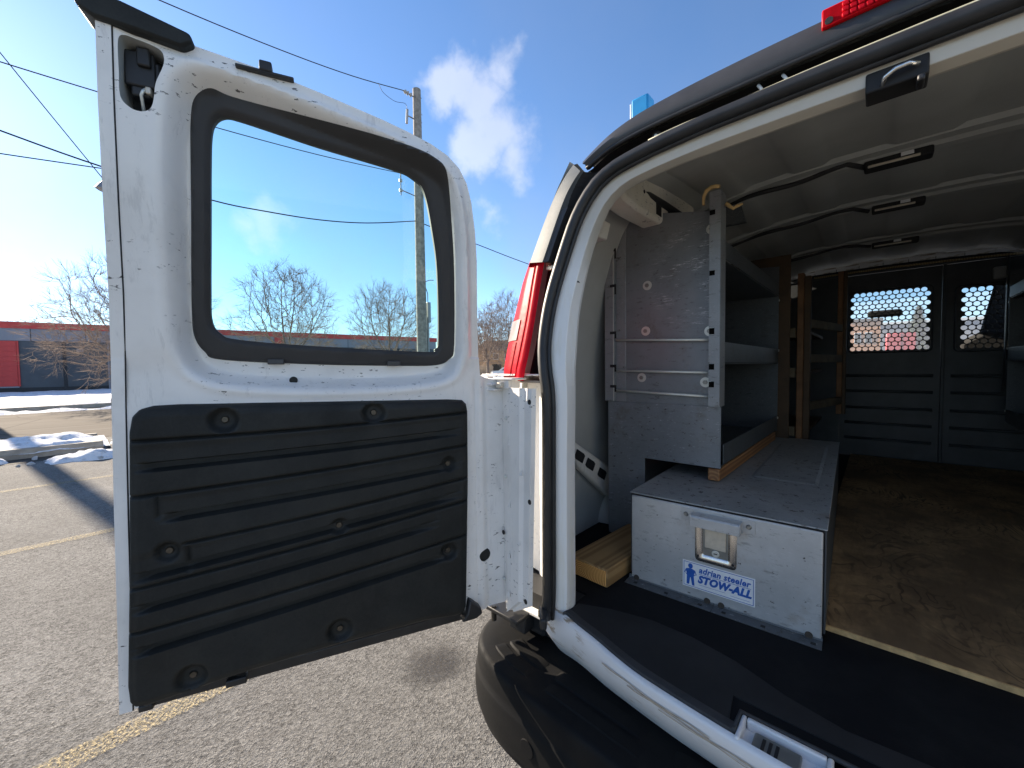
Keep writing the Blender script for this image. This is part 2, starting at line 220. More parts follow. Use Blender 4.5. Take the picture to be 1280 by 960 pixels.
    M['redcar'] = simple('red_car_paint', (.55, .03, .03), .3, 0, .05); M['silvercar'] = simple('silver_car_paint', (.50, .53, .57), .3, .4, .05); M['carglass'] = simple('car_glass', (.02, .025, .03), .1); M['tyre'] = simple('tyre_rubber', (.02, .02, .02), .8); M['scuff'] = simple('brown_scuff', (.40, .345, .27), .7, 0, .3, 60); M['mat_border'] = simple('mat_border', (.035, .036, .038), .7, 0, .2, 30); M['mat2'] = simple('worn_mat', (.010, .0105, .0115), .8, 0, .35, 9, 300, .3); M['dash'] = simple('dash_plastic', (.16, .16, .155), .6, 0, .1); M['seat'] = simple('seat_cloth', (.03, .031, .033), .9, 0, .2, 30)
    M['green'] = simple('evergreen', (.06, .085, .035), .9, 0, .4, 2); M['signwhite'] = simple('sign_white', (.75, .75, .74), .5, 0, .04); M['signred'] = simple('sign_red', (.6, .03, .03), .5, 0, .04)
make_materials()

# ------------------------------------------------------------------ mesh helpers
WM = {}
def link(o, parent=None, m=None):
    COL.objects.link(o)
    m = m if m is not None else Matrix.Identity(4)
    if parent is not None:
        o.parent = parent; o.matrix_parent_inverse = WM[parent.name].inverted()
    o.matrix_basis = m; WM[o.name] = m; return o
def tag(o, label=None, cat=None, group=None, kind=None):
    if label: o['label'] = label
    if cat: o['category'] = cat
    if group: o['group'] = group
    if kind: o['kind'] = kind
    return o
def empty(name, loc, label, cat, group=None, rot=0):
    o = bpy.data.objects.new(name, None); o.empty_display_size = .1
    return tag(link(o, None, Matrix.Translation(loc) @ Matrix.Rotation(rot, 4, 'Z')), label, cat, group)
def mesh_obj(name, V, F, mat, parent=None, m=None, smooth=False, bevel=0, label=None, origin=True, segs=2, mats=None, midx=None):
    V = [tuple(map(float, v)) for v in V]
    if m is None and origin and V:
        a = np.array(V); c = (a.min(0) + a.max(0)) / 2; c[2] = a[:, 2].min(); V = [tuple(x) for x in (a - c)]; m = Matrix.Translation(c)
    me = bpy.data.meshes.new(name); me.from_pydata(V, [], F); me.update()
    me.materials.append(mat)
    if mats:
        for q in mats: me.materials.append(q)
    if midx is not None: me.polygons.foreach_set('material_index', midx)
    if smooth: me.polygons.foreach_set('use_smooth', [True] * len(me.polygons))
    o = bpy.data.objects.new(name, me); link(o, parent, m)
    if smooth and smooth != 'full':
        try: me.set_sharp_from_angle(angle=math.radians(smooth if smooth is not True else 40))
        except Exception: pass
    if bevel:
        b = o.modifiers.new('bevel', 'BEVEL'); b.width = bevel; b.segments = segs; b.limit_method = 'ANGLE'; b.angle_limit = math.radians(35)
        me.polygons.foreach_set('use_smooth', [True] * len(me.polygons))
        try: me.set_sharp_from_angle(angle=math.radians(35))
        except Exception: pass
    if label: o['label'] = label
    return o
class MB:
    def __init__(s): s.V = []; s.F = []; s.I = []; s.mi = 0
    def add(s, V, F):
        n = len(s.V); s.V += [tuple(v) for v in V]; s.F += [tuple(i + n for i in f) for f in F]; s.I += [s.mi] * len(F); return s
    def box(s, x0, x1, y0, y1, z0, z1, rot=None, about=None):
        V = [(x, y, z) for z in (z0, z1) for y in (y0, y1) for x in (x0, x1)]
        if rot is not None:
            c = Vector(about if about else ((x0 + x1) / 2, (y0 + y1) / 2, (z0 + z1) / 2)); V = [tuple(rot @ (Vector(v) - c) + c) for v in V]
        return s.add(V, [(0, 2, 3, 1), (4, 5, 7, 6), (0, 1, 5, 4), (2, 6, 7, 3), (0, 4, 6, 2), (1, 3, 7, 5)])
    def tube(s, P, r, n=8, caps=True, flat=1.):
        P = [Vector(p) for p in P]; k = len(P); R = r if isinstance(r, (list, tuple)) else [r] * k
        t0 = (P[1] - P[0]).normalized(); a = Vector((0, 0, 1)) if abs(t0.z) < .9 else Vector((1, 0, 0)); u = t0.cross(a).normalized(); V = []
        for i in range(k):
            t = ((P[min(i + 1, k - 1)] - P[i]).normalized() + (P[i] - P[max(i - 1, 0)]).normalized()); t.normalize()
            u = (u - t * u.dot(t)).normalized(); w = t.cross(u)
            for j in range(n):
                an = 2 * math.pi * j / n; V.append(tuple(P[i] + u * (math.cos(an) * R[i]) + w * (math.sin(an) * R[i] * flat)))
        F = [(i * n + j, i * n + (j + 1) % n, (i + 1) * n + (j + 1) % n, (i + 1) * n + j) for i in range(k - 1) for j in range(n)]
        if caps: F += [tuple(range(n))[::-1], tuple((k - 1) * n + j for j in range(n))]
        return s.add(V, F)
    def disc(s, c, nrm, r, h, n=20, r2=None):
        c = Vector(c); nrm = Vector(nrm).normalized(); return s.tube([c, c + nrm * h], [r, r if r2 is None else r2], n)
    def loft(s, rows, closed=False):
        n = len(rows[0]); V = [p for r in rows for p in r]; F = []
        for i in range(len(rows) - 1):
            for j in range(n if closed else n - 1): F.append((i * n + j, i * n + (j + 1) % n, (i + 1) * n + (j + 1) % n, (i + 1) * n + j))
        return s.add(V, F)
    def prism(s, poly, f0, f1):
        n = len(poly); V = [f0(*p) for p in poly] + [f1(*p) for p in poly]; F = [tuple(range(n))[::-1], tuple(range(n, 2 * n))] + [(i, (i + 1) % n, n + (i + 1) % n, n + i) for i in range(n)]
        return s.add(V, F)
    def obj(s, name, mat, parent=None, **k): return mesh_obj(name, s.V, s.F, mat, parent, **k)
def B(x0, x1, y0, y1, z0, z1, **k): return MB().box(x0, x1, y0, y1, z0, z1, **k)
def resample(P, n):
    P = np.array(P, float); d = np.r_[0, np.cumsum(np.linalg.norm(np.diff(P, axis=0), axis=1))]; t = np.linspace(0, d[-1], n)
    return np.stack([np.interp(t, d, P[:, k]) for k in range(P.shape[1])], 1)
def smoothline(P, per=6, closed=False):
    P = np.array(P, float); n = len(P); out = []
    idx = lambda i: P[i % n] if closed else P[min(max(i, 0), n - 1)]
    for i in range(n if closed else n - 1):
        p0, p1, p2, p3 = idx(i - 1), idx(i), idx(i + 1), idx(i + 2)
        for k in range(per):
            t = k / per; out.append(.5 * ((2 * p1) + (-p0 + p2) * t + (2 * p0 - 5 * p1 + 4 * p2 - p3) * t * t + (-p0 + 3 * p1 - 3 * p2 + p3) * t ** 3))
    if not closed: out.append(P[-1])
    return np.array(out)
def sdist(Q, poly):
    """signed distance (positive inside) of points Q to polygon, plus nearest point"""
    poly = np.array(poly, float); A = poly; Bp = np.roll(poly, -1, 0); best = np.full(len(Q), 1e9); near = np.zeros_like(Q); ins = np.zeros(len(Q), bool)
    for a, b in zip(A, Bp):
        ab = b - a; t = np.clip(((Q - a) @ ab) / max(ab @ ab, 1e-12), 0, 1); p = a + t[:, None] * ab; d = np.linalg.norm(Q - p, axis=1); m = d < best
        best[m] = d[m]; near[m] = p[m]
        c = ((a[1] > Q[:, 1]) != (b[1] > Q[:, 1]))
        with np.errstate(divide='ignore', invalid='ignore'): x = (b[0] - a[0]) * (Q[:, 1] - a[1]) / (b[1] - a[1]) + a[0]
        ins ^= c & (Q[:, 0] < x)
    return np.where(ins, best, -best), near
sstep = lambda a, b, x: (lambda t: t * t * (3 - 2 * t))(np.clip((x - a) / (b - a), 0, 1))
def hfield(outline, holes, cell, hf, to3):
    """sheet over a polygon with holes: grid snapped to the contours; hf(u,v)->height; to3(u,v,h)->xyz arrays"""
    o = np.array(outline); u0, v0 = o.min(0) - cell; u1, v1 = o.max(0) + cell
    nu = int((u1 - u0) / cell) + 2; nv = int((v1 - v0) / cell) + 2; U, Vv = np.meshgrid(u0 + np.arange(nu) * cell, v0 + np.arange(nv) * cell, indexing='ij'); Q = np.stack([U.ravel(), Vv.ravel()], 1)
    keepv = np.ones(len(Q), bool); first = True
    for poly in [outline] + list(holes):
        sdv, near = sdist(Q, poly); sn = np.abs(sdv) < .72 * cell; Q[sn] = near[sn]
    f = []
    I = np.arange(nu * nv).reshape(nu, nv); quads = np.stack([I[:-1, :-1], I[1:, :-1], I[1:, 1:], I[:-1, 1:]], -1).reshape(-1, 4); cen = Q[quads].mean(1)
    ok = sdist(cen, outline)[0] > 0
    for h in holes: ok &= sdist(cen, h)[0] < 0
    quads = quads[ok]; used = np.unique(quads); mp = -np.ones(nu * nv, int); mp[used] = np.arange(len(used)); Q = Q[used]; H = hf(Q[:, 0], Q[:, 1]); X = to3(Q[:, 0], Q[:, 1], H)
    return X, [tuple(int(i) for i in q) for q in mp[quads]]
def discpoly(cu, cv, r, n=16): return [(cu + r * math.cos(2 * math.pi * i / n), cv + r * math.sin(2 * math.pi * i / n)) for i in range(n)]
def rrect(x0, x1, y0, y1, r, n=5):
    P = []
    for cx, cy, a in ((x1 - r, y1 - r, 0), (x0 + r, y1 - r, 90), (x0 + r, y0 + r, 180), (x1 - r, y0 + r, 270)):
        for i in range(n + 1): t = math.radians(a + 90 * i / n); P.append((cx + r * math.cos(t), cy + r * math.sin(t)))
    return P
XC = .05
def mirror(P): return [(2 * XC - p[0],) + tuple(p[1:]) for p in P]

# ================================================================== VAN
van = empty('cargo_van', (XC, 2.8, 0), 'white cargo van seen from behind with its rear door swung open and empty cargo bay', 'van')
def yrear(z, o=0.): return .86 + o + .18 * max(0, z - 1.36)
SL = [(-.668, .68), (-.661, .76), (-.659, .935), (-.657, 1.13), (-.658, 1.283), (-.665, 1.347), (-.674, 1.39), (-.680, 1.434), (-.678, 1.5), (-.670, 1.565), (-.650, 1.656), (-.614, 1.772), (-.573, 1.839), (-.536, 1.869), (-.469, 1.888), (-.379, 1.901), (-.221, 1.906), (-.1, 1.910), (XC, 1.911)]
SR = [(-.636, .70), (-.631, .763), (-.629, .939), (-.627, 1.134), (-.625, 1.284), (-.633, 1.347), (-.641, 1.39), (-.646, 1.433), (-.645, 1.498), (-.636, 1.562), (-.619, 1.625), (-.602, 1.687), (-.582, 1.749), (-.548, 1.807), (-.503, 1.844), (-.457, 1.859), (-.343, 1.871), (-.26, 1.879), (-.1, 1.879), (XC, 1.878)]
PI = [(-.612, .70), (-.611, .761), (-.611, .929), (-.610, 1.128), (-.607, 1.281), (-.607, 1.389), (-.610, 1.498), (-.605, 1.564), (-.596, 1.63), (-.585, 1.684), (-.564, 1.752), (-.540, 1.801), (-.515, 1.822), (-.479, 1.838), (-.36, 1.853), (-.203, 1.856), (-.1, 1.858), (XC, 1.858)]
def full(P, n=60, o=0.):
    q = resample(smoothline(P, 5), n); q = [tuple(p) for p in q]; q = q + mirror(q[:-1])[::-1]; return [(x, yrear(z, o), z) for x, z in q]
PI = [(x * (yrear(z, .048) / yrear(z, .06)), 1.37 + (z - 1.37) * (yrear(z, .048) / yrear(z, .06))) for x, z in PI]
slp, srp, pip_ = full(SL), full(SR, o=.01), full(PI, o=.048)
mid = []
for p, q in zip(pip_, srp):
    k = (q[1] + .006) / p[1]; xr, zr = p[0] * k, 1.37 + (p[2] - 1.37) * k; mid.append((q[0] + .56 * (xr - q[0]), q[1] + .005, q[2] + .56 * (zr - q[2])))
def shift(P, dout, dy):                                        # move a rear path away from the opening centre and along y
    R = []
    for i, p in enumerate(P):
        a = P[max(i - 1, 0)]; b = P[min(i + 1, len(P) - 1)]; tx, tz = b[0] - a[0], b[2] - a[2]; l = math.hypot(tx, tz) or 1; nx, nz = -tz / l, tx / l
        R.append((p[0] + nx * dout, p[1] + dy, p[2] + nz * dout))
    return R
# door frame: flange, ridge, inner pillar face, return
mid2 = [tuple(.95 * a + .05 * b for a, b in zip(p, q)) for p, q in zip(mid, pip_)]
MB().loft([slp, srp, [tuple(.96 * a + .04 * b for a, b in zip(p, q)) for p, q in zip(mid, srp)], mid2, pip_, shift(pip_, .004, .014), shift(pip_, .05, .016), shift(pip_, .09, .10)]).obj('door_frame', M['pillar'], van, smooth=18)
# weather seal: fat bulb, thin lip and base
sm = [tuple(.5 * (a + b) for a, b in zip(p, q)) for p, q in zip(slp, srp)]
bulb = [(x, y - .014, z) for x, y, z in sm]
seal = MB(); seal.tube(shift(bulb, .004, 0), .0150, 10).tube([(x, y - .006, z) for x, y, z in shift(sm, -.0105, 0)], .0062, 8); seal.obj('door_seal', M['rubber'], van, smooth='full')
sb = MB(); sb.box(-.675, -.640, .838, .868, .690, .712); sb.prism([(-.672, .842), (-.640, .842), (-.615, .80), (-.628, .79)], lambda x, y: (x, y, .697), lambda x, y: (x, y, .725)); sb.obj('seal_foot', M['rubber'], van, bevel=.004)
# slots and marks punched in the frame
class mk_:
    def box(s, *a): MB().box(*a).obj('frame_slot', M['dark'], van)
mk = mk_()
for (x, z, w, h) in ((-.601, 1.597, .012, .004), (-.613, 1.361, .010, .005), (-.612, 1.271, .003, .02), (-.611, .90, .003, .02), (-.611, .785, .003, .018), (-.575, 1.745, .009, .006)):
    mk.box(x - w / 2, x + w / 2, yrear(z, .020), yrear(z, .0425), z - h / 2, z + h / 2)
for x, z in ((-.345, 1.858), (-.235, 1.861), (.121, 1.862), (.34, 1.86)): mk.box(x - .02, x + .02, yrear(z, .020), yrear(z, .0425), z - .0015, z + .0025)
# sunlit outer return of the pillar below the lamp, black lamp housing above it
low = [(p[0], p[1], p[2]) for p in slp if p[2] <= 1.346 and p[0] < 0]
def jrow(f):
    return [f(p) for p in low]
MB().loft([low, jrow(lambda p: (-.678, .880, p[2])), jrow(lambda p: (-.706, .925, p[2])), jrow(lambda p: (-.735, .965, p[2])), jrow(lambda p: (-.80, 1.00, p[2])), jrow(lambda p: (-.915, 1.02, p[2]))][::-1]).obj('rear_pillar', M['paint'], van, smooth=60)
MB().box(-.915, -.672, .872, 1.02, 1.3465, 1.352).obj('pillar_ledge', M['paint'], van, bevel=.002)
MB().box(-.915, -.664, .875, 1.02, .655, .664).obj('pillar_foot', M['paint'], van, bevel=.002)
DI = [(-.676, 1.352), (-.690, 1.413), (-.700, 1.504), (-.694, 1.571), (-.678, 1.655)]
hs = MB(); zi = np.linspace(1.352, 1.672, 14); dx = np.interp(zi, [p[1] for p in DI], [p[0] for p in DI]); tlx = np.interp(zi, [1.333, 1.414, 1.503, 1.615, 1.68], [-.736, -.722, -.714, -.706, -.700])
slx = np.interp(zi, [p[1] for p in SL], [p[0] for p in SL])
hs.loft([[(a, yrear(z, .004), z) for a, z in zip(slx, zi)], [(a - .012, yrear(z, .012), z) for a, z in zip(slx, zi)], [(a, yrear(z, .035), z) for a, z in zip(dx - .01, zi)], [(a + .004, yrear(z, .03), z) for a, z in zip(tlx, zi)], [(a - .02, yrear(z, .05), z) for a, z in zip(tlx, zi)]][::-1])
hs.obj('lamp_housing', M['black'], van, smooth=50)
# tail lamp: three lens blocks, wrapping round the corner
TLI = [(1.333, -.736), (1.414, -.722), (1.503, -.714), (1.615, -.706), (1.675, -.700)]
TLM = [(1.333, -.776), (1.415, -.765), (1.508, -.753), (1.624, -.745), (1.684, -.738)]
TLO = [(1.333, -.876), (1.42, -.870), (1.521, -.854), (1.646, -.831), (1.705, -.812)]
def tl(P, z): return float(np.interp(z, [p[0] for p in P], [p[1] for p in P]))
def lens_block(z0, z1, t0, t1, out):
    rows = []
    for z in np.linspace(z0, z1, 12):
        a, m, o = tl(TLI, z), tl(TLM, z), tl(TLO, z); pts = [(a, yrear(z, .003)), (.5 * (a + m), yrear(z, -.002)), (m, yrear(z, .012)), (m - .006, yrear(z, .019)), (.5 * (m + o), yrear(z, .034)), (o, yrear(z, .068)), (o, yrear(z, .10))]
        P = resample(np.array(pts), 24); sel = [P[int(round(t0 * 23)) + k] for k in range(int(round(t1 * 23)) - int(round(t0 * 23)) + 1)]
        rows.append([(p[0] - out * .7, p[1] - out * .7, z) for p in sel])
    return MB().loft(rows)
tail = lens_block(1.333, 1.700, 0, 1, 0); tail = tail.obj('tail_lamp', M['red_lens'], van, smooth=50)
lens_block(1.452, 1.514, .42, .99, .003).obj('clear_lens', M['clear_lens'], tail, smooth=50)
lens_block(1.345, 1.447, .42, .70, .0025).obj('dark_lens', M['red_lens2'], tail, smooth=50)
MB().tube([(tl(TLM, z) + .002, yrear(z, .010), z) for z in np.linspace(1.345, 1.68, 12)], .0035, 6).obj('lens_rib', M['red_lens2'], tail, smooth='full')
MB().box(-.88, -.70, .89, .99, 1.326, 1.333).obj('lamp_base', M['clear_lens'], tail, bevel=.002)
MB().box(-.70, -.676, .925, .94, 1.645, 1.655).box(-.705, -.69, .93, .942, 1.66, 1.668).obj('lamp_screw_tab', M['tan_metal'], tail)
# grey roof corner above the lamp and black corner trim
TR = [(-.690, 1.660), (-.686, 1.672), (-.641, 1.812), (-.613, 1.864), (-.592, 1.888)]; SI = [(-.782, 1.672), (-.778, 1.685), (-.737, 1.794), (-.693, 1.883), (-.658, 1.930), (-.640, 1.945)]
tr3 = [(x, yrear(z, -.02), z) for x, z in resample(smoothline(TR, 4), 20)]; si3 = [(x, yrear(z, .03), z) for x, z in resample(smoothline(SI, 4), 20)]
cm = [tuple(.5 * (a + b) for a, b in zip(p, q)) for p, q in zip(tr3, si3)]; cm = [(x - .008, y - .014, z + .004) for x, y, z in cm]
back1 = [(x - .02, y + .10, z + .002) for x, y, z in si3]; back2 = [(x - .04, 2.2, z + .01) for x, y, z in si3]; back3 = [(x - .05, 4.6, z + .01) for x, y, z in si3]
MB().loft([[(x + .012, y + .03, z) for x, y, z in tr3], tr3, cm, si3, back1, back2, back3]).obj('roof_corner', M['corner_grey'], van, smooth=60)
sl20 = [p for p in slp if p[0] < -.50 and p[2] > 1.655]; sl20 = [tuple(p) for p in resample(np.array(sl20), 20)]
tin = [tuple(.62 * a + .38 * b for a, b in zip(q, p)) for p, q in zip(sl20, tr3)]
tin2 = [tuple(.52 * a + .48 * b for a, b in zip(q, p)) for p, q in zip(sl20, tr3)]
tri_ = lambda P, a, b: P[a:b]
MB().loft([[(x, y + .004, z) for x, y, z in tr3[:12]], [(x, y - .001, z) for x, y, z in tin[:12]], [(x + .004, y + .03, z) for x, y, z in tin[:12]]][::-1]).obj('corner_trim', M['headtrim'], van, smooth=45)
MB().loft([[(x, y + .006, z) for x, y, z in tr3[11:]], [(x, y + .03, z) for x, y, z in tin[11:]]][::-1]).obj('corner_gap', M['dark'], van)
MB().loft([[(x, y + .022, z) for x, y, z in tin], [(x - .004, y + .012, z + .004) for x, y, z in sl20]][::-1]).obj('seal_channel', M['dark'], van)
# black header trim with rolled lip, cavity behind it and its fasteners
HT = [(-.594, 1.918), (-.568, 1.936), (-.513, 1.966), (-.44, 1.986), (-.35, 1.996), (-.261, 2.001), (-.15, 2.004), (XC, 2.005)]
HL = [(-.580, 1.894), (-.55, 1.910), (-.509, 1.925), (-.435, 1.936), (-.35, 1.941), (-.258, 1.943), (-.15, 1.945), (XC, 1.946)]
def full2(P, o): return full(P, 40, o)
ht, hl = full2(HT, -.01), full2(HL, -.012)
hm = [tuple(.45 * a + .55 * b for a, b in zip(p, q)) for p, q in zip(ht, hl)]; hm = [(x, y - .010, z) for x, y, z in hm]
MB().loft([[(x, y + .06, z + .006) for x, y, z in ht], [(x, y + .01, z + .003) for x, y, z in ht], ht, hm, [(x, y - .004, z + .008) for x, y, z in hl], hl, [(x, y + .01, z - .001) for x, y, z in hl], [(x, y + .02, z + .004) for x, y, z in hl]]).obj('header_trim', M['headtrim'], van, smooth=40)
MB().tube([(x, y + .002, z) for x, y, z in hl], .0055, 8).obj('header_lip', M['rubber'], van, smooth='full')
cav0 = [p for p in slp if p[2] > 1.86]; cav0 = [tuple(p) for p in resample(np.array(cav0), len(hl))]
MB().loft([[(x, y + .02, z) for x, y, z in hl], [(x, y + .05, z - .004) for x, y, z in hl], [(x, y + .045, z + .006) for x, y, z in cav0], [(x, y + .006, z + .004) for x, y, z in cav0]]).obj('header_cavity', M['dark'], van, smooth=30)
crm = [p for p in slp if p[2] > 1.897]
MB().tube(shift([(x, y - .006, z + .003) for x, y, z in crm], .004, 0), .0030, 6).obj('header_seam', M['seam'], van, smooth='full')
hb = MB()
for x in (-.405, -.115, .215, .505): MB().disc((x, .985, 1.925), (0, -1, -.2), .012, .006, 14).obj('trim_fastener', M['rubber'], van)
hb = None
for x in (-.405, -.115, .215, .505): MB().disc((x, .979, 1.924), (0, -1, -.2), .0045, .004, 10).obj('trim_screw', M['zinc'], van)
for x in (-.183, -.141):
    MB().tube([(x - .006, .965, 1.936), (x, .962, 1.925), (x + .002, .96, 1.914), (x - .012, .962, 1.912)], .0032, 6).obj('trim_clip', M['paint_in'], van, smooth='full')
# high brake lamp
def bl(x0, x1, dz): return MB().box(x0, x1, .944, .972, 1.974 + dz, 2.008 + dz)
brake = bl(-.086, .186, .002).obj('brake_lamp', M['red_lens2'], van, bevel=.003)
cellm = MB()
for i in range(20):
    for j in range(3): cellm.box(-.057 + i * .0108, -.057 + i * .0108 + .0096,   .940, .9445, 1.979 + j * .0092, 1.979 + j * .0092 + .0080)
tag(cellm.obj('lens_prism', M['red_lens'], brake, bevel=.0015, segs=1), kind='stuff'); MB().disc((-.075, .945, 1.985), (0, -1, 0), .006, .003).obj('lamp_screw', M['dark'], brake)
# roof latch under the header
lt = MB().box(-.024, .055, .962, 1.014, 1.842, 1.876).obj('roof_striker', M['dark'], van, bevel=.003)
MB().tube([(-.003, .966, 1.846), (.002, .954, 1.856), (.015, .949, 1.861), (.03, .949, 1.862), (.042, .956, 1.859)], .0042, 8).obj('striker_loop', M['chrome'], lt, smooth='full'); MB().box(.040, .050, .950, .985, 1.829, 1.840).obj('striker_stop', M['rubber'], lt, bevel=.003)
# roof skin outside, ceiling inside with pressed ridges
def zceil(x, y): return 1.975 + .095 * (lambda t: t * (2 - t))(min(1, max(0, (y - 1.) / 1.0))) - .17 * abs((x - XC) / .9) ** 3.0
MB().loft([[(x, y + .055, z + .003) for x, y, z in ht], [(x, y + .16, z + .018) for x, y, z in ht], [(x, 1.6, max(z + .03, zceil(x, 1.6) + .03)) for x, y, z in ht], [(x, 2.4, max(z + .04, zceil(x, 2.4) + .035)) for x, y, z in ht], [(x, 4.5, max(z + .04, zceil(x, 2.4) + .035)) for x, y, z in ht]]).obj('roof_panel', M['paint'], van, smooth=60)
ridges = [-.62, -.50, -.385, -.245, -.14, .02, .17, .30, .42, .55, .68]; prof = []
for i, x in enumerate([-.76] + ridges + [.86]):
    st = .005 if i % 2 else -.005
    if 0 < i < 12: prof += [(x - .012, -st), (x, 0), (x + .012, st)]
    else: prof.append((x, 0))
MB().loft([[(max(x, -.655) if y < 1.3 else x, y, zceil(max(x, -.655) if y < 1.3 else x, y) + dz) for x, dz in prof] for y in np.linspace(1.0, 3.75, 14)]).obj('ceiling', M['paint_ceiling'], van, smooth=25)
# three roof bows with wiring and a dome lamp each
for k, (yb, dz) in enumerate(((1.84, 0), (2.38, 0), (3.10, 0))):
    xs = np.linspace(-.66, .76, 40); sec = [(-.055, .004), (-.045, -.010), (-.012, -.012), (.0, -.022), (.030, -.024), (.040, -.012), (.055, .004)]
    bow = MB().loft([[(x, yb + a, zceil(x, yb) + b - .002) for x in xs] for a, b in sec]).obj('roof_bow', M['paint_ceiling'], van, smooth=35)
    xw = np.linspace(-.62, -.09, 22); MB().tube([(x, yb - .012 + .010 * math.sin(x * 23 + k), zceil(x, yb) - .022 - .006 * math.sin(x * 17 + k)) for x in xw] + [(-.04, yb + .01, zceil(0, yb) - .035)], .0085, 7).obj('wiring', M['cable'], bow, smooth='full')
    lx = (-.045, -.03, -.035)[k]; lw = (.165, .165, .19)[k]; MB().box(lx, lx + lw, yb - .010, yb + .045, zceil(lx, yb) - .047, zceil(lx, yb) - .020).obj('lamp_body', M['dark'], bow, bevel=.006); MB().box(lx + .01, lx + lw - .03, yb - .014, yb - .008, zceil(lx, yb) - .046, zceil(lx, yb) - .038).obj('lamp_lens', M['tan_metal'], bow, bevel=.002)
    MB().box(lx + .09, lx + .12, yb - .0125, yb - .0100, zceil(lx, yb) - .034, zceil(lx, yb) - .022).obj('lamp_label', M['white'], bow)
# curved front roof header made of pressed sections
for i in range(9):
    x0 = -.50 + i * .13; x1 = x0 + .127
    MB().loft([[(x, 4.02 - .085 * math.sin(a), 2.165 - .05 * (abs(x - XC)) ** 2 - .075 * (1 - math.cos(a))) for a in np.linspace(-.2, 1.9, 12)] for x in (x0, x1)]).obj('roof_header', M['sill'], van, smooth=60)
MB().tube([(x, 3.76, 2.012 - .04 * abs(x - XC) ** 2) for x in np.linspace(-.36, .62, 12)], .007, 6).obj('header_edge', M['wood_pale'], van, smooth='full')
# body sides, inner wall, floor
side = [(-.90, .42), (-.955, .60), (-.965, .85), (-.955, 1.10), (-.925, 1.30), (-.905, 1.36), (-.86, 1.55), (-.81, 1.68), (-.79, 1.70)]
inner = [(-.86, .66), (-.865, .9), (-.86, 1.1), (-.845, 1.3), (-.81, 1.55), (-.765, 1.72), (-.72, 1.85), (-.655, 1.95)]
sm_ = smoothline(side, 3); im_ = smoothline(inner, 3)
MB().loft([[(x, y, z) for x, z in sm_] for y in (1.02, 1.5, 3.0, 4.6)]).obj('body_side', M['paint'], van, smooth=60)
MB().loft([[(2 * XC - x, y, z) for x, z in sm_] for y in (1.02, 1.5, 3.0, 4.6)]).obj('body_side', M['paint'], van, smooth=60)
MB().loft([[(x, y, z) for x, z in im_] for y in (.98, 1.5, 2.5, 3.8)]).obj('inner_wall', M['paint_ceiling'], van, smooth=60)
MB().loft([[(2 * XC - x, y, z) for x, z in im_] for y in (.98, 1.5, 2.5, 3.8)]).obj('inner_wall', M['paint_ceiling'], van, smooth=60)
for s in (1, -1):
    P = [(-.93, 1.03), (-.80, 1.04), (-.69, 1.0), (-.66, .99)]
    MB().loft([[(XC + s * (x - XC), y + .18 * max(0, z - 1.36), z) for x, y in P] for z in (.66, 1.0, 1.36)] ).obj('pillar_back', M['paint_ceiling'], van)
MB().box(-.86, .96, .90, 4.6, .66, .7095).obj('cargo_floor', M['dark'], van)
for sg_ in (-1, 1):
    MB().loft([[(XC + sg_ * x, y, z) for x, z in ((.95, .42), (1.015, .85), (1.0, 1.12), (.975, 1.30))] for y in (4.605, 5.3)]).obj('cab_door', M['paint'], van)
# floor of the rear: ribbed wheel arch and perforated brace
arch = [(-.86 + .13 * math.sin(a), .70 + .20 * math.cos(a)) for a in np.linspace(0, 1.57, 8)]
MB().loft([[(-.862, y, .70 + .24 * math.sin(t)) for t, y in [(t, 1.95 - .47 * math.cos(t)) for t in np.linspace(0, 3.14, 16)]], [(-.755, 1.95 - .45 * math.cos(t), .70 + .22 * math.sin(t)) for t in np.linspace(0, 3.14, 16)], [(-.73, 1.95 - .40 * math.cos(t), .70 + .19 * math.sin(t)) for t in np.linspace(0, 3.14, 16)], [(-.73, 1.95, .70)] * 16]).obj('wheel_arch', M['paint_ceiling'], van, smooth=50)
br = MB(); bo = [(1.20, 1.09), (1.22, 1.115), (1.56, .93), (1.60, .80), (1.50, .83), (1.30, .98)]
br.prism(bo, lambda y, z: (-.856, y, z), lambda y, z: (-.825, y, z)); brace = br.obj('wall_brace', M['paint_in'], van, bevel=.008)
for y, z in ((1.285, 1.035), (1.36, .99), (1.45, .935)): MB().add([(-.823, y + a * .028 + b * .012, z - a * .018 + b * .016) for a, b in ((-1, -.8), (-.6, -1), (1, -.8), (1, .8), (.6, 1), (-1, .8))], [(0, 1, 2, 3, 4, 5)]).obj('brace_slot', M['dark'], brace)
# cream rail box under the ceiling corner, with two slots
rb = MB(); rb.prism([(1.10, 1.90), (1.10, 1.95), (1.20, 2.0), (1.75, 2.02), (1.75, 1.90), (1.68, 1.875), (1.24, 1.862), (1.14, 1.87)], lambda y, z: (-.645, y, z), lambda y, z: (-.565, y, z)); rail = rb.obj('corner_rail', M['paint_in'], van, bevel=.012)
for y in (1.385, 1.49): MB().box(-.5655, -.5635, y - .022, y + .022, 1.885, 1.925).obj('rail_slot', M['dark'], rail)
MB().disc((-.566, 1.27, 1.93), (1, 0, 0), .006, .002).obj('rail_hole', M['dark'], rail)
MB().tube([(-.60, 1.12, 1.93), (-.585, 1.2, 1.925), (-.575, 1.3, 1.935), (-.560, 1.42, 1.93), (-.55, 1.55, 1.925), (-.54, 1.65, 1.93)], .012, 7).obj('rail_wiring', M['cable'], rail, smooth='full')
MB().prism([(-.70, 1.78), (-.66, 1.78), (-.645, 1.83), (-.68, 1.85)], lambda x, z: (x, 1.14, z), lambda x, z: (x, 1.20, z)).obj('corner_bracket', M['paint_in'], van, bevel=.004)
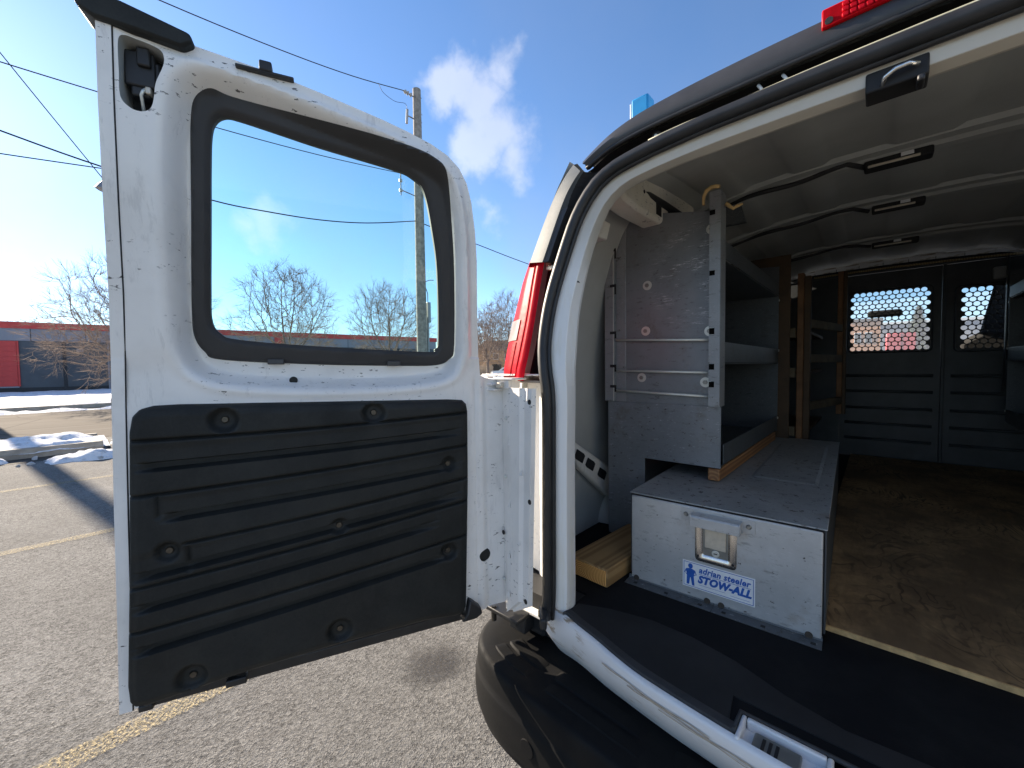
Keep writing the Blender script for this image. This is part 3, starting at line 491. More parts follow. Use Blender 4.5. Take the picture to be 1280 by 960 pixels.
# painted sill with the notch for the lower striker
T = [(-.66, .872), (-.61, .859), (-.552, .839), (-.497, .824), (-.421, .799), (-.357, .783), (-.257, .770), (-.172, .762), (-.09, .758), (XC, .756)]; Lw = [(-.72, .895), (-.655, .858), (-.613, .852), (-.572, .846), (-.485, .824), (-.417, .812), (-.318, .797), (-.198, .785), (-.09, .778), (XC, .775)]
Tt, Ll = resample(smoothline(T, 4), 40), resample(smoothline(Lw, 4), 40)
def both(P): P = [tuple(p) for p in P]; return P + mirror(P[:-1])[::-1]
Tt, Ll = both(Tt), both(Ll)
MB().loft([[(x, y + .010, .7145) for x, y in Tt], [(x, y + .002, .7135) for x, y in Tt], [(x, y - .002, .708) for x, y in Tt], [(.4 * a + .6 * x, .4 * b + .6 * y - .003, .678) for (x, y), (a, b) in zip(Tt, Ll)], [(x, y + .002, .642) for x, y in Ll], [(x, y + .03, .60) for x, y in Ll], [(x, y + .06, .56) for x, y in Ll]]).obj('sill', M['sill'], van, smooth=60)
MB().box(-.172, -.05, .763, .818, .690, .7005).obj('striker_pocket', M['sill'], van)
for x0, x1, y0, y1 in ((-.176, -.168, .765, .826), (-.167, -.05, .816, .826), (-.0495, -.041, .765, .826)): MB().box(x0, x1, y0, y1, .695, .7185).obj('pocket_rim', M['sill'], van, bevel=.003)
st_ = MB().box(-.152, -.082, .766, .810, .7005, .710).obj('floor_striker', M['galv'], van, bevel=.003)
for k in range(3): MB().box(-.138 + k * .010, -.133 + k * .010, .772, .800, .710, .7115).obj('striker_rib', M['dark'], st_)
MB().box(-.152, -.082, .7610, .7655, .7005, .7065).obj('striker_lip', M['white'], st_)
for k, (f, a, b_, w) in enumerate(((.30, 12, 26, .0035), (.40, 16, 34, .0030), (.50, 20, 33, .0025), (.36, 30, 39, .003))):
    rws = []
    for q in (0, 1):
        fr_ = f + q * w / .07; rws.append([(Tt[i][0] * (1 - fr_) + Ll[i][0] * fr_, (Tt[i][1] - .003) * (1 - fr_) + (Ll[i][1] - .001) * fr_ - .0042 + .0008 * math.sin(i * 1.7 + k), .7085 * (1 - fr_) + .642 * fr_ + .0015 * math.sin(i * .9 + k * 2)) for i in range(a, b_)])
    MB().loft(rws).obj('scuff_mark', M['scuff'], van)
# bumper
BO = [(-.925, 1.06), (-.920, .985), (-.905, .90), (-.885, .832), (-.852, .785), (-.80, .752), (-.735, .732), (-.664, .722), (-.515, .714), (-.354, .705), (-.15, .698), (XC, .696)]
bo = resample(smoothline(BO, 5), 60); bo = both(bo); nb = []
for i in range(len(bo)):
    a, b = bo[max(i - 1, 0)], bo[min(i + 1, len(bo) - 1)]; tx, ty = b[0] - a[0], b[1] - a[1]; l = math.hypot(tx, ty); nb.append((ty / l, -tx / l))
def brow(off, z): return [(p[0] + n[0] * off, p[1] + n[1] * off, z) for p, n in zip(bo, nb)]
bump = MB().loft([brow(-.26, .56), brow(-.20, .572), brow(-.05, .579), brow(-.012, .5785), brow(-.003, .576), brow(.001, .571), brow(.004, .562), brow(.006, .53), brow(.0065, .515), brow(.0105, .509), brow(.012, .500), brow(.014, .46), brow(.010, .42), brow(-.004, .375), brow(-.03, .35), brow(-.12, .34)]).obj('rear_bumper', M['bumper'], van, smooth=60)
def pad(i0, i1, o0, o1):
    g = [[(bo[i][0] + nb[i][0] * o, bo[i][1] + nb[i][1] * o, .5785 + h) for i in range(i0, i1 + 1)] for o, h in ((o0, -.003), (o0 - .006, .004), (o1 + .006, .004), (o1, -.003))]
    g = [[(lambda p, e: (p[0], p[1], p[2] - e))(r[j], .006 if j in (0, len(r) - 1) else 0) for j in range(len(r))] for r in g]
    return MB().loft(g).obj("step_pad", M["bumper"], bump, smooth=30)
pad(16, 25, -.035, -.075); pad(16, 25, -.080, -.125); pad(27, 40, -.035, -.075); pad(27, 39, -.080, -.125); pad(42, 58, -.035, -.12)
i = 27; pc = (bo[i][0] + nb[i][0] * .012, bo[i][1] + nb[i][1] * .012, .462); MB().disc(pc, (nb[i][0], nb[i][1], .0), .021, .004, 24).obj('bumper_plug', M['bumper'], bump, bevel=.001)
MB().box(-.80, -.70, .90, .96, .585, .655).obj('bumper_bracket', M['dark'], van, bevel=.01)
MB().box(-.86, .96, .93, .98, .36, .655).obj('rear_crossmember', M['dark'], van)
for s in (-1, 1):
    for y in (1.95, 4.75):
        w = MB(); c = [(XC + s * .93, y, .37), (XC + s * .70, y, .37)]; w.tube([(c[0][0], y, .37), (c[0][0] - s * .02, y, .37), (c[1][0] + s * .02, y, .37), (c[1][0], y, .37)], [.33, .365, .365, .33], 28); wo = w.obj('wheel', M['tyre'], van, smooth=40)
        MB().disc((c[0][0], y, .37), (s, 0, 0), .21, .012, 24, .17).obj('rim', M['galv'], wo)
# hinge at belt height and lower hinge
hg = MB(); hg.box(-.872, -.735, .815, .875, 1.336, 1.342).box(-.868, -.80, .80, .86, 1.3205, 1.327).box(-.862, -.79, .80, .85, 1.306, 1.312).box(-.80, -.755, .82, .87, 1.312, 1.336); h1 = hg.obj('door_hinge', M['paint'], van, bevel=.002)
MB().tube([(-.835, .83, 1.30), (-.835, .83, 1.345)], .008, 10).obj('hinge_pin', M['screw'], h1); MB().box(-.79, -.77, .805, .825, 1.315, 1.330).obj('hinge_bush', M['tan_metal'], h1, bevel=.003)
h2 = MB().box(-.86, -.735, .82, .90, .648, .660).box(-.80, -.74, .86, .93, .60, .648).obj('door_hinge', M['rubber'], van, bevel=.003)
MB().tube([(-.835, .83, .62), (-.835, .83, .665)], .008, 10).obj('hinge_pin', M['screw'], h2)
# cab: windscreen surround, glass, mirror, seats, dash
ws = MB(); 
for s in (-1, 1):
    ws.loft([[(XC + s * x, y, z) for x, y, z in ((.78, 4.55, 2.0), (.90, 5.35, 1.30), (.93, 5.4, .6))], [(XC + s * x, y, z) for x, y, z in ((.84, 4.50, 1.98), (.955, 5.2, 1.30), (.97, 5.25, .6))]])
ws.obj('windscreen_pillar', M['paint'], van)
MB().add([(-.73, 4.56, 1.99), (.83, 4.56, 1.99), (.94, 5.36, 1.31), (-.84, 5.36, 1.31)], [(0, 1, 2, 3)]).obj('windscreen', M['windscreen'], van)
MB().box(-.75, .85, 4.05, 4.60, 2.0, 2.12).obj('cab_roof', M['dark'], van)
MB().loft([[(-.9, 4.7, .7), (1.0, 4.7, .7)], [(-.9, 4.72, 1.46), (1.0, 4.72, 1.46)], [(-.88, 5.0, 1.47), (.98, 5.0, 1.47)], [(-.84, 5.36, 1.30), (.94, 5.36, 1.30)], [(-.9, 6.1, 1.1), (1.0, 6.1, 1.1)], [(-.9, 6.2, .45), (1.0, 6.2, .45)]]).obj('dashboard', M['dash'], van, smooth=20)
MB().box(-.072, .150, 4.72, 4.76, 1.765, 1.825).obj('rear_view_mirror', M['dark'], van, bevel=.02)
for x in (-.45, .62):
    s1 = MB().prism([(x - .24, .95), (x + .24, .95), (x + .22, 1.5), (x + .10, 1.58), (x - .10, 1.58), (x - .22, 1.5)], lambda a, z: (a, 4.10 + (z - 1) * -.12, z), lambda a, z: (a, 4.22 + (z - 1) * -.12, z)).obj('seat', M['seat'], van, bevel=.03)
MB().prism([(.42, .95), (.98, .95), (.98, 1.95), (.60, 1.95)], lambda a, z: (a, 4.30, z), lambda a, z: (a, 4.36, z)).obj('seat_back', M['seat'], van, bevel=.01)

# ------------------------------------------------------------------ open rear door (part of the van)
DM = Matrix(((-.399, .917, 0, -.805), (-.917, -.399, 0, .80), (0, 0, 1, 0), (0, 0, 0, 1)))          # local axes: along the door, inward normal, up
def tilt(z): return .18 * np.maximum(0, np.asarray(z, float) - 1.36) * sstep(1.34, 1.42, np.asarray(z, float))
to_door = lambda s, z, h: np.stack([s, h + tilt(z), z], 1)
OUT = [(.818, .676), (.814, .85), (.810, 1.075), (.805, 1.30), (.800, 1.40), (.790, 1.52), (.779, 1.70), (.768, 1.86), (.758, 1.982), (.70, 1.982), (.626, 1.979), (.50, 1.966), (.413, 1.952), (.285, 1.928), (.232, 1.916), (.177, 1.901), (.137, 1.884), (.107, 1.861), (.086, 1.83), (.072, 1.788), (.059, 1.72), (.051, 1.65), (.043, 1.5), (.036, 1.41), (.030, 1.347), (-.02, 1.336), (-.055, 1.318), (-.050, 1.0), (-.045, .684), (.042, .686), (.09, .694), (.2, .706), (.45, .705), (.62, .696), (.76, .682)]
REC = smoothline([(.706, 1.476), (.695, 1.701), (.684, 1.83), (.668, 1.903), (.640, 1.935), (.604, 1.946), (.553, 1.945), (.414, 1.920), (.25, 1.889), (.176, 1.872), (.128, 1.845), (.106, 1.788), (.092, 1.696), (.078, 1.46), (.085, 1.385), (.125, 1.338), (.25, 1.322), (.433, 1.322), (.60, 1.335), (.667, 1.358), (.697, 1.40)], 4, True)
RUB = smoothline([(.676, 1.50), (.669, 1.60), (.661, 1.70), (.654, 1.80), (.648, 1.870), (.639, 1.906), (.613, 1.926), (.577, 1.925), (.50, 1.917), (.415, 1.907), (.242, 1.886), (.174, 1.873), (.139, 1.848), (.121, 1.784), (.106, 1.648), (.097, 1.438), (.107, 1.396), (.143, 1.380), (.24, 1.379), (.432, 1.384), (.627, 1.396), (.660, 1.414), (.676, 1.448)], 5, True)
GLA = smoothline([(.640, 1.55), (.634, 1.63), (.628, 1.71), (.622, 1.79), (.616, 1.850), (.607, 1.876), (.590, 1.889), (.565, 1.889), (.50, 1.880), (.416, 1.868), (.261, 1.851), (.213, 1.839), (.183, 1.810), (.161, 1.721), (.146, 1.625), (.138, 1.452), (.147, 1.424), (.176, 1.416), (.43, 1.428), (.594, 1.441), (.630, 1.456), (.643, 1.484)], 5, True)
LAT = smoothline([(.733, 1.955), (.724, 1.966), (.710, 1.966), (.686, 1.962), (.673, 1.954), (.670, 1.940), (.675, 1.923), (.686, 1.898), (.691, 1.871), (.698, 1.855), (.712, 1.848), (.727, 1.851), (.739, 1.866), (.737, 1.905)], 4, True)
rubin = [tuple(p) for p in RUB]
def h_panel(s, z):
    Q = np.stack([s, z], 1); d = sdist(Q, REC)[0]; h = -.048 * sstep(.0, .030, d) + .0035 * np.exp(-((d + .008) / .008) ** 2)
    do = sdist(Q, OUT)[0]; lowz = 1 - sstep(1.32, 1.36, z)
    h += 0
    h += -.012 * (1 - sstep(.008, .030, s)) * lowz - .004 * np.exp(-((s - .045) / .006) ** 2) * lowz
    h += -.006 * (1 - sstep(.018, .03, do)) * (z > 1.40) * sstep(.02, .05, .758 - s)
    return h
X, F = hfield(OUT, [np.array(RUB) * .985 + np.array([.385, 1.653]) * .015, LAT, discpoly(.023, .839, .017)], .0048, h_panel, to_door)
panel = MB(); panel.add(X, F)
od = resample(np.array(OUT + OUT[:1]), 240); hz = h_panel(od[:-1, 0], od[:-1, 1]); thick = np.clip(.018 + .9 * (od[:-1, 0] - .02), .018, .075)
rim0 = to_door(od[:-1, 0], od[:-1, 1], hz); rim1 = to_door(od[:-1, 0], od[:-1, 1], hz - thick * .4); rim2 = to_door(od[:-1, 0], od[:-1, 1], -thick)
panel.loft([list(map(tuple, rim0)), list(map(tuple, rim1)), list(map(tuple, rim2))], closed=True)
X2, F2 = hfield(OUT, [RUB], .02, lambda s, z: -np.clip(.018 + .9 * (s - .02), .018, .075), to_door); panel.add(X2, [f[::-1] for f in F2])
hemo = np.array(OUT[:9]); hemi = hemo - np.array([.019, 0])
hem = MB().loft([[tuple(p) for p in to_door(hemo[:, 0] + .0015, hemo[:, 1], np.full(9, -.004))], [tuple(p) for p in to_door(hemo[:, 0] + .0015, hemo[:, 1], np.full(9, .0020))], [tuple(p) for p in to_door(hemi[:, 0], hemi[:, 1], np.full(9, .0020))], [tuple(p) for p in to_door(hemi[:, 0], hemi[:, 1], np.full(9, -.004))]])
wr0 = to_door(RUB[:, 0], RUB[:, 1], np.full(len(RUB), -.048)); wr1 = to_door(RUB[:, 0], RUB[:, 1], np.full(len(RUB), -.08)); panel.loft([list(map(tuple, wr0)), list(map(tuple, wr1))], closed=True)
door = panel.obj('rear_door', M['paint'], van, m=DM, smooth=38)
door['label'] = 'open white rear door with window and black ribbed trim'
def dpart(mb, name, mat, **k): return mb.obj(name, mat, door, m=DM, **k)
dpart(hem, 'door_hem', M['paint'])
dpart(MB().tube([tuple(p) for p in to_door(hemi[:, 0] - .0012, hemi[:, 1], np.full(9, .0004))], .0011, 5), 'hem_gap', M['dark'])
X, F = hfield(RUB, [GLA], .0045, lambda s, z: np.maximum(h_panel(s, z), -.046) + .009 * sstep(-.002, .006, sdist(np.stack([s, z], 1), RUB)[0]) * sstep(0, .010, -sdist(np.stack([s, z], 1), GLA)[0]), to_door)
rb_ = MB().add(X, F); g0 = to_door(GLA[:, 0], GLA[:, 1], np.full(len(GLA), -.0455)); g1 = to_door(GLA[:, 0], GLA[:, 1], np.full(len(GLA), -.058)); rb_.loft([list(map(tuple, g1)), list(map(tuple, g0))], closed=True)
dpart(rb_, 'window_frame', M['window_rubber'], smooth=40)
X, F = hfield(RUB, [], .03, lambda s, z: np.full(len(s), -.052), to_door); dpart(MB().add(X, F), 'window_glass', M['glass'])
for s, z in ((.524, 1.392), (.257, 1.386)):
    dpart(MB().box(s - .017, s + .017, -.046, -.028, z - .007, z + .006), 'frame_tab', M['headtrim'], bevel=.002)
def dtube(P, r, name, mat, n=8): return dpart(MB().tube(P, r, n), name, mat, smooth='full')
def dp(s, z, h=0): return (s, h + float(tilt(z)), z)
dpart(MB().disc(dp(.489, 1.347, -.032), (0, 1, 0), .009, .003, 18), 'drain_plug', M['trim'], bevel=.001)
dpart(MB().disc(dp(.023, .839, -.016), (0, 1, 0), .0185, .008, 24), 'door_plug', M['trim'], bevel=.0015)
# latch mechanism in its opening
lb = MB(); lx0 = to_door(LAT[:, 0], LAT[:, 1], h_panel(LAT[:, 0], LAT[:, 1])); lx1 = to_door(LAT[:, 0], LAT[:, 1], np.full(len(LAT), -.055)); lb.loft([list(map(tuple, lx1)), list(map(tuple, lx0))], closed=True); dpart(lb, 'latch_opening', M['paint_ceiling'], smooth=60)
X, F = hfield(LAT, [], .012, lambda s, z: np.full(len(s), -.056), to_door); dpart(MB().add(X, F), 'latch_back', M['bjoint'])
lm = MB(); y0 = float(tilt(1.92)); lm.box(.690, .735, y0 - .05, y0 - .018, 1.896, 1.958).box(.695, .715, y0 - .03, y0 - .010, 1.930, 1.962).box(.700, .728, y0 - .045, y0 - .022, 1.880, 1.90).box(.683, .692, y0 - .05, y0 - .02, 1.905, 1.945)
dpart(lm, 'latch', M['rubber'], bevel=.003); dtube([(.706, y0 - .02, 1.893), (.709, y0 - .016, 1.886), (.712, y0 - .018, 1.880), (.712, y0 - .03, 1.85)], .0028, 'latch_rod', M['zinc'])
dpart(MB().box(.697, .706, y0 - .03, y0 - .016, 1.884, 1.897), 'latch_clip', M['tan_metal'], bevel=.002)
# black cap on the top corner, rubber stop on the top edge, corner handle
cap = MB(); cp = [(.784, 2.000), (.780, 1.986), (.760, 1.975), (.70, 1.970), (.640, 1.962), (.622, 1.974), (.626, 1.988), (.66, 1.996), (.72, 2.010), (.765, 2.016)]
cap.prism(cp, lambda s, z: dp(s, z, -.045), lambda s, z: dp(s, z, .012)); dpart(cap, 'corner_cap', M['trim'], bevel=.005)
dpart(MB().box(.498, .520, float(tilt(1.97)) - .03, float(tilt(1.97)) + .006, 1.960, 1.980), 'door_stop', M['rubber'], bevel=.003)
dpart(MB().box(.46, .56, float(tilt(1.965)) - .012, float(tilt(1.965)) + .004, 1.957, 1.963), 'stop_seal', M['rubber'], bevel=.002)
# ribbed trim panel
TRM = [(.808, .735), (.806, .700), (.796, .684), (.775, .678), (.613, .692), (.406, .699), (.2, .699), (.115, .690), (.086, .694), (.079, .715), (.077, .758), (.067, 1.062), (.065, 1.252), (.069, 1.275), (.082, 1.288), (.123, 1.292), (.433, 1.300), (.700, 1.307), (.742, 1.306), (.766, 1.299), (.780, 1.283), (.786, 1.25), (.795, 1.0)]
THICK = [(.777, 1.180, .08, 1.203), (.738, 1.072, .082, 1.115), (.79, .956, .083, 1.035), (.792, .890, .150, .966), (.796, .803, .097, .876)]
THIN = [(.781, 1.233, .075, 1.251), (.787, 1.120, .076, 1.163), (.700, 1.012, .078, 1.074), (.794, .932, .079, 1.012), (.798, .841, .08, .918)]
CUPS = [(.62, 1.266, .033), (.314, 1.264, .033), (.129, 1.117, .024), (.40, .996, .024), (.133, .881, .027), (.725, .999, .026), (.405, .742, .034), (.695, .722, .034)]
def h_trim(s, z):
    Q = np.stack([s, z], 1); d = sdist(Q, TRM)[0]; h = -.008 + .029 * sstep(-.002, .012, d); top = .0215
    h -= .004 * (1 - sstep(.012, .026, d))
    for k, (a, b, c, e) in enumerate(THICK):
        t = np.clip((s - c) / (a - c), 0, 1); zl = e + (b - e) * t - .010 * np.sin(np.pi * t) * (.35 if k < 2 else .2); en = sstep(-.002, .10, s - c) * sstep(-.002, .045, a - s); dz = z - zl
        h -= .0165 * en * sstep(-.0125, -.0065, dz) * (1 - sstep(.0050, .0085, dz))
        h -= .0035 * sstep(.0, .02, s - c) * sstep(.0, .01, a - s) * sstep(.004, .008, dz) * (1 - sstep(.030, .050, dz))
    for k, (a, b, c, e) in enumerate(THIN):
        t = np.clip((s - c) / (a - c), 0, 1); zl = e + (b - e) * t - .006 * np.sin(np.pi * t); dz = z - zl
        h -= .008 * sstep(-.002, .006, s - c) * sstep(-.002, .006, a - s) * np.exp(-(dz / .0030) ** 2)
    for a, z0, z1 in ((.737, 1.068, 1.122), (.690, .945, 1.010)):
        h -= .006 * np.exp(-((s - a) / .004) ** 2) * sstep(z0, z0 + .008, z) * (1 - sstep(z1 - .008, z1, z))
    for cs, cz, r in CUPS:
        q = np.hypot(s - cs, z - cz); h = np.where(q < r * 1.15, np.minimum(h, top - .017 + .017 * sstep(r * .45, r, q)), h)
    return np.where(d > .012, np.maximum(h, .0035), h)
cs_ = np.concatenate([np.linspace(.036, .10, 26), np.linspace(.104, .765, 170), np.linspace(.768, .812, 16)])
def gl_(L, s, am): a, b, c, e = L; t = (s - c) / (a - c); tc_ = np.clip(t, 0, 1); return e + (b - e) * t - am * np.sin(np.pi * tc_)
guides = [(1.318 + 0 * cs_, [0, -.004, -.008, -.012, -.016, -.021])]
for k in range(5):
    guides.append((gl_(THIN[k], cs_, .006), [.008, .0055, .004, .0028, .0014, 0, -.0014, -.0028, -.004, -.0055, -.008]))
    guides.append((gl_(THICK[k], cs_, .010 * (.35 if k < 2 else .2)), [.012, .0085, .0075, .0062, .005, .003, 0, -.003, -.0065, -.0085, -.0105, -.0125, -.015]))
guides.append((np.interp(cs_, [.036, .079, .115, .2, .406, .613, .775, .81], [.686, .690, .688, .697, .697, .690, .676, .676]) - .004, [.020, .015, .011, .007, .004, 0]))
rows_ = []
for gi, (zl_, offs) in enumerate(guides):
    st_ = zl_ + offs[0]
    if rows_:
        pv = rows_[-1]; nn_ = max(1, int(np.max(pv - st_) / .0042))
        rows_ += [pv + (st_ - pv) * q / nn_ for q in range(1, nn_)]
    rows_ += [zl_ + o for o in offs]
S_ = np.tile(cs_, len(rows_)); Z_ = np.concatenate(rows_); X = to_door(S_, Z_, np.where((S_ < .060) & (Z_ > .705), -.02, h_trim(S_, Z_))); nc_ = len(cs_)
F = [(i * nc_ + j, i * nc_ + j + 1, (i + 1) * nc_ + j + 1, (i + 1) * nc_ + j) for i in range(len(rows_) - 1) for j in range(nc_ - 1)]
trimp = dpart(MB().add(X, F), 'trim_panel', M['trim'], smooth=60)
for cs, cz, r in CUPS:
    dpart(MB().disc((cs, .003, cz), (0, 1, 0), .0085, .005, 14, .006), 'trim_screw', M['screw'])
fl = MB().prism([(.078, .735), (.066, .726), (.046, .706), (.042, .690), (.060, .680), (.10, .679), (.085, .70)], lambda s, z: (s, -.01, z), lambda s, z: (s, .024, z)); dpart(fl, 'trim_corner', M['rubber'], bevel=.004)
dpart(MB().box(.03, .80, -.070, -.030, .652, .679), 'bottom_shade_seal', M['rubber'], bevel=.004); dpart(MB().box(.60, .64, -.02, .004, .668, .684), 'drain_tab', M['rubber'], bevel=.003); dpart(MB().box(.765, .79, -.02, .004, .668, .682), 'drain_tab', M['rubber'], bevel=.003)  # rubber strip added below the door to block sun reaching the bumper
# hinge-side return of the door: folded flange with teeth, holes and screws
P0 = Vector((-.79, .833, 0)); TT = Vector((.97, -.2425, 0)).normalized(); NN = Vector((-.2425, -.97, 0)).normalized()
def jp(t, z, h=0.): return DM.inverted() @ (P0 + TT * t + NN * h + Vector((0, 0, z)))
fl_rows = []
for z in np.linspace(.672, 1.316, 12):
    e = np.interp(z, [.672, .70, 1.3], [.045, .112, .139]); k = e / .139
    fl_rows.append([tuple(jp(t * k, z + (.012 if t > .08 else 0) * (1 if z < .69 else 0), h)) for t, h in ((-.022, -.010), (0, -.002), (.040, -.001), (.044, .002), (.050, .007), (.094, .007), (.100, .003), (.106, -.001), (.118, -.001), (.122, .001), (.139, .001), (.142, -.012))])
flange = dpart(MB().loft(fl_rows), 'hinge_flange', M['paint'], smooth=30)
for t, z in ((.047, 1.255), (.043, 1.163), (.097 * .99, 1.09), (.038, .988), (.033, .843), (.083, .897), (.030, .731)):
    k = np.interp(z, [.672, .70, 1.3], [.8, .86, 1.]); tee = MB().add([tuple(jp(t - .008, z - .007, .0085)), tuple(jp(t + .008, z - .007, .0085)), tuple(jp(t, z + .010, .004)), tuple(jp(t, z - .008, .001))], [(0, 1, 2), (0, 3, 1), (0, 2, 3), (1, 3, 2)]); dpart(tee, 'flange_tooth', M['paint'])
N2 = DM.inverted().to_3x3() @ NN
for t, z in ((.131, 1.281), (.127, 1.019), (.104, .742), (-.002, .896)): dpart(MB().disc(jp(t, z, .0015), N2, .0068, .0012, 14), 'flange_hole', M['dark'])
for t, z in ((.016, 1.228), (.010, 1.061), (-.004, .758)): dpart(MB().disc(jp(t, z, .000), N2, .0058, .003, 12, .004), 'flange_screw', M['zinc'])

# the right-hand rear door stands open the same way
MIR = Matrix(((-1, 0, 0, 2 * XC), (0, 1, 0, 0), (0, 0, 1, 0), (0, 0, 0, 1)))
def twin(o, parent):
    c = o.copy(); COL.objects.link(c); c.parent = parent; c.matrix_parent_inverse = WM[parent.name].inverted(); c.matrix_basis = MIR @ WM[o.name]; WM[c.name] = MIR @ WM[o.name]
    for ch in [q for q in kids if q.parent == o]: twin(ch, c)
    return c
kids = [o for o in COL.objects if o.parent == door]
d2 = twin(door, van); d2['label'] = 'other open white rear door'

# ================================================================== THINGS INSIDE THE VAN
FZ = .716
def ycut(x): return float(np.interp(x, [p[0] for p in Tt], [p[1] for p in Tt]))
mx = [x for x in np.linspace(-.60, -.19, 22)]
edge = [(-.61, .925), (-.608, .862)] + [(x, ycut(x) + .012) for x in mx] + [(-.180, .775), (-.180, .830), (-.035, .830), (.135, .830), (.280, .830), (.280, .775)] + [(2 * XC - x, ycut(x) + .012) for x in mx[::-1]] + [(.708, .862), (.71, .925), (.71, .985), (.958, 1.0), (.958, 1.62), (-.858, 1.62), (-.858, 1.0), (-.61, .985)]
mat_ = MB().prism(edge, lambda x, y: (x, y, .7098), lambda x, y: (x, y, FZ)).obj('rubber_mat', M['mat'])
tag(mat_, 'black rubber mat covering the rear floor behind the white sill', 'mat')
MB().loft([[(x, y - .001, FZ - .004) for x, y in edge[1:25]], [(x, y, FZ + .004) for x, y in edge[1:25]], [(x + .002, y + .007, FZ + .005) for x, y in edge[1:25]], [(x + .004, y + .020, FZ + .0034) for x, y in edge[1:25]]]).obj('mat_border', M['mat_border'], mat_, smooth=50)
MB().tube([(x, y, FZ + .001) for x, y in edge[24:29]], .0042, 6).obj('mat_border', M['mat_border'], mat_, smooth='full')
m2 = [(-.60, .925), (-.60, .875)] + [(x, ycut(x) + .022) for x in mx] + [(-.20, .86), (.28, .86), (.28, .93), (.1, .915), (-.03, .905), (-.12, .925), (-.22, .965), (-.32, .985), (-.42, .985), (-.52, .96)]
tag(MB().prism(m2, lambda x, y: (x, y, FZ + .0002), lambda x, y: (x, y, FZ + .003)).obj('entry_mat', M['mat2']), 'thin worn black strip of matting lying along the sill', 'mat')
ply = MB().box(-.132, .93, 1.2335, 3.72, FZ + .001, FZ + .013).obj('plywood_sheet', M['ply'], bevel=.0015)
tag(ply, 'stained plywood floor sheet with swirling grain and raw pale front edge', 'plywood'); MB().box(-.132, .93, 1.228, 1.2332, FZ + .001, FZ + .0135).obj('raw_edge', M['ply_edge'], ply)
# storage drawer
dr = empty('storage_drawer', (-.317, 1.84, FZ), 'long grey steel drawer box with latch handle and blue lettered sticker', 'drawer')
X0, X1, Y0, Y1, Z0, Z1 = -.556, -.080, 1.160, 2.52, .735, .986
case = MB().box(X0, X0 + .003, Y0 + .004, Y1, Z0, Z1 - .004).box(X1 - .003, X1, Y0 + .004, Y1, Z0, Z1 - .004).box(X0 + .0032, X1 - .0032, Y1 - .004, Y1 - .001, Z0, Z1 - .004).box(X0 + .0032, X1 - .0032, Y0 + .01, Y1 - .005, Z0, Z0 + .004); case.obj('case', M['bulk'], dr)
lid = MB().box(X0 - .002, X1 + .002, Y0 - .001, Y1 + .002, Z1 - .0035, Z1); lid.obj('lid', M['drawer_top'], dr, bevel=.0012)
lp = MB(); lo = [(-.300, 1.56), (-.115, 1.56), (-.115, 2.34), (-.300, 2.34)]
li = [(-.290, 1.575), (-.125, 1.575), (-.125, 2.325), (-.290, 2.325)]
lp.loft([[(x, y, Z1 + .0004) for x, y in lo], [(x, y, Z1 + .003) for x, y in li]], closed=True); lp.add([(x, y, Z1 + .003) for x, y in li], [(0, 1, 2, 3)]); lp.obj('lid_panel', M['drawer_top'], dr)
MB().box(X0 + .004, X1 - .004, Y0 + .004, Y0 + .010, Z0, Z1 - .0045).obj('drawer_gap', M['dark'], dr)
front = MB().box(X0 + .0045, X1 - .006, Y0 - .004, Y0 + .003, Z0 - .012, Z1 - .008).obj('drawer_front', M['drawer_front'], dr, bevel=.0035)
YF = Y0 - .0042
for x0, x1 in ((-.404, -.372), (-.254, -.222)): MB().box(x0, x1, YF - .0018, YF, .938, .972).obj('handle_tab', M['drawer_front'], dr, bevel=.001)
for x in (-.391, -.237): MB().disc((x, YF - .0018, .955), (0, -1, 0), .0068, .005, 14, .004).obj('rivet', M['galv'], dr)
MB().loft([[(x, YF - a, z) for a, z in ((.001, .966), (.026, .964), (.030, .960), (.030, .934), (.028, .934), (.027, .958), (.0245, .960), (.001, .962))] for x in (-.373, -.252)]).box(-.3735, -.371, YF - .030, YF - .0005, .936, .9655).box(-.254, -.2515, YF - .030, YF - .0005, .936, .9655).obj('handle', M['drawer_front'], dr, bevel=.0008)
pl = MB(); po = rrect(-.366, -.264, .832, .940, .010); pi2 = rrect(-.346, -.284, .852, .934, .005)
n_ = len(po); pl.add([(x, YF - .0028, z) for x, z in po] + [(x, YF - .0050, z) for x, z in [(.75 * a + .25 * c, .75 * b + .25 * d) for (a, b), (c, d) in zip(po, pi2)]] + [(x, YF - .0045, z) for x, z in [(.25 * a + .75 * c, .25 * b + .75 * d) for (a, b), (c, d) in zip(po, pi2)]] + [(x, YF - .0008, z) for x, z in pi2] + [(x, YF + .001, z) for x, z in po], [(k * n_ + i, k * n_ + (i + 1) % n_, (k + 1) * n_ + (i + 1) % n_, (k + 1) * n_ + i) for k in range(3) for i in range(n_)] + [(4 * n_ + i, 4 * n_ + (i + 1) % n_, (i + 1) % n_, i) for i in range(n_)])
latch = pl.obj('latch_plate', M['chrome'], dr, smooth=50)
MB().box(-.346, -.284, YF - .0012, YF - .0002, .852, .934).obj('latch_well', M['galv'], latch); MB().box(-.341, -.289, YF - .0050, YF - .0012, .874, .936).obj('latch_paddle', M['tan_metal'], latch, bevel=.0015)
MB().disc((-.314, YF - .0012, .863), (0, -1, 0), .0095, .004, 20).obj('lock', M['zinc'], latch, bevel=.001); MB().box(-.3185, -.3095, YF - .0056, YF - .0052, .862, .8645).obj('keyhole', M['dark'], latch)
for x in (-.358, -.272): MB().disc((x, YF - .0046, .846), (0, -1, 0), .0034, .001, 10).obj('plate_screw', M['dark'], latch)
fz = .700
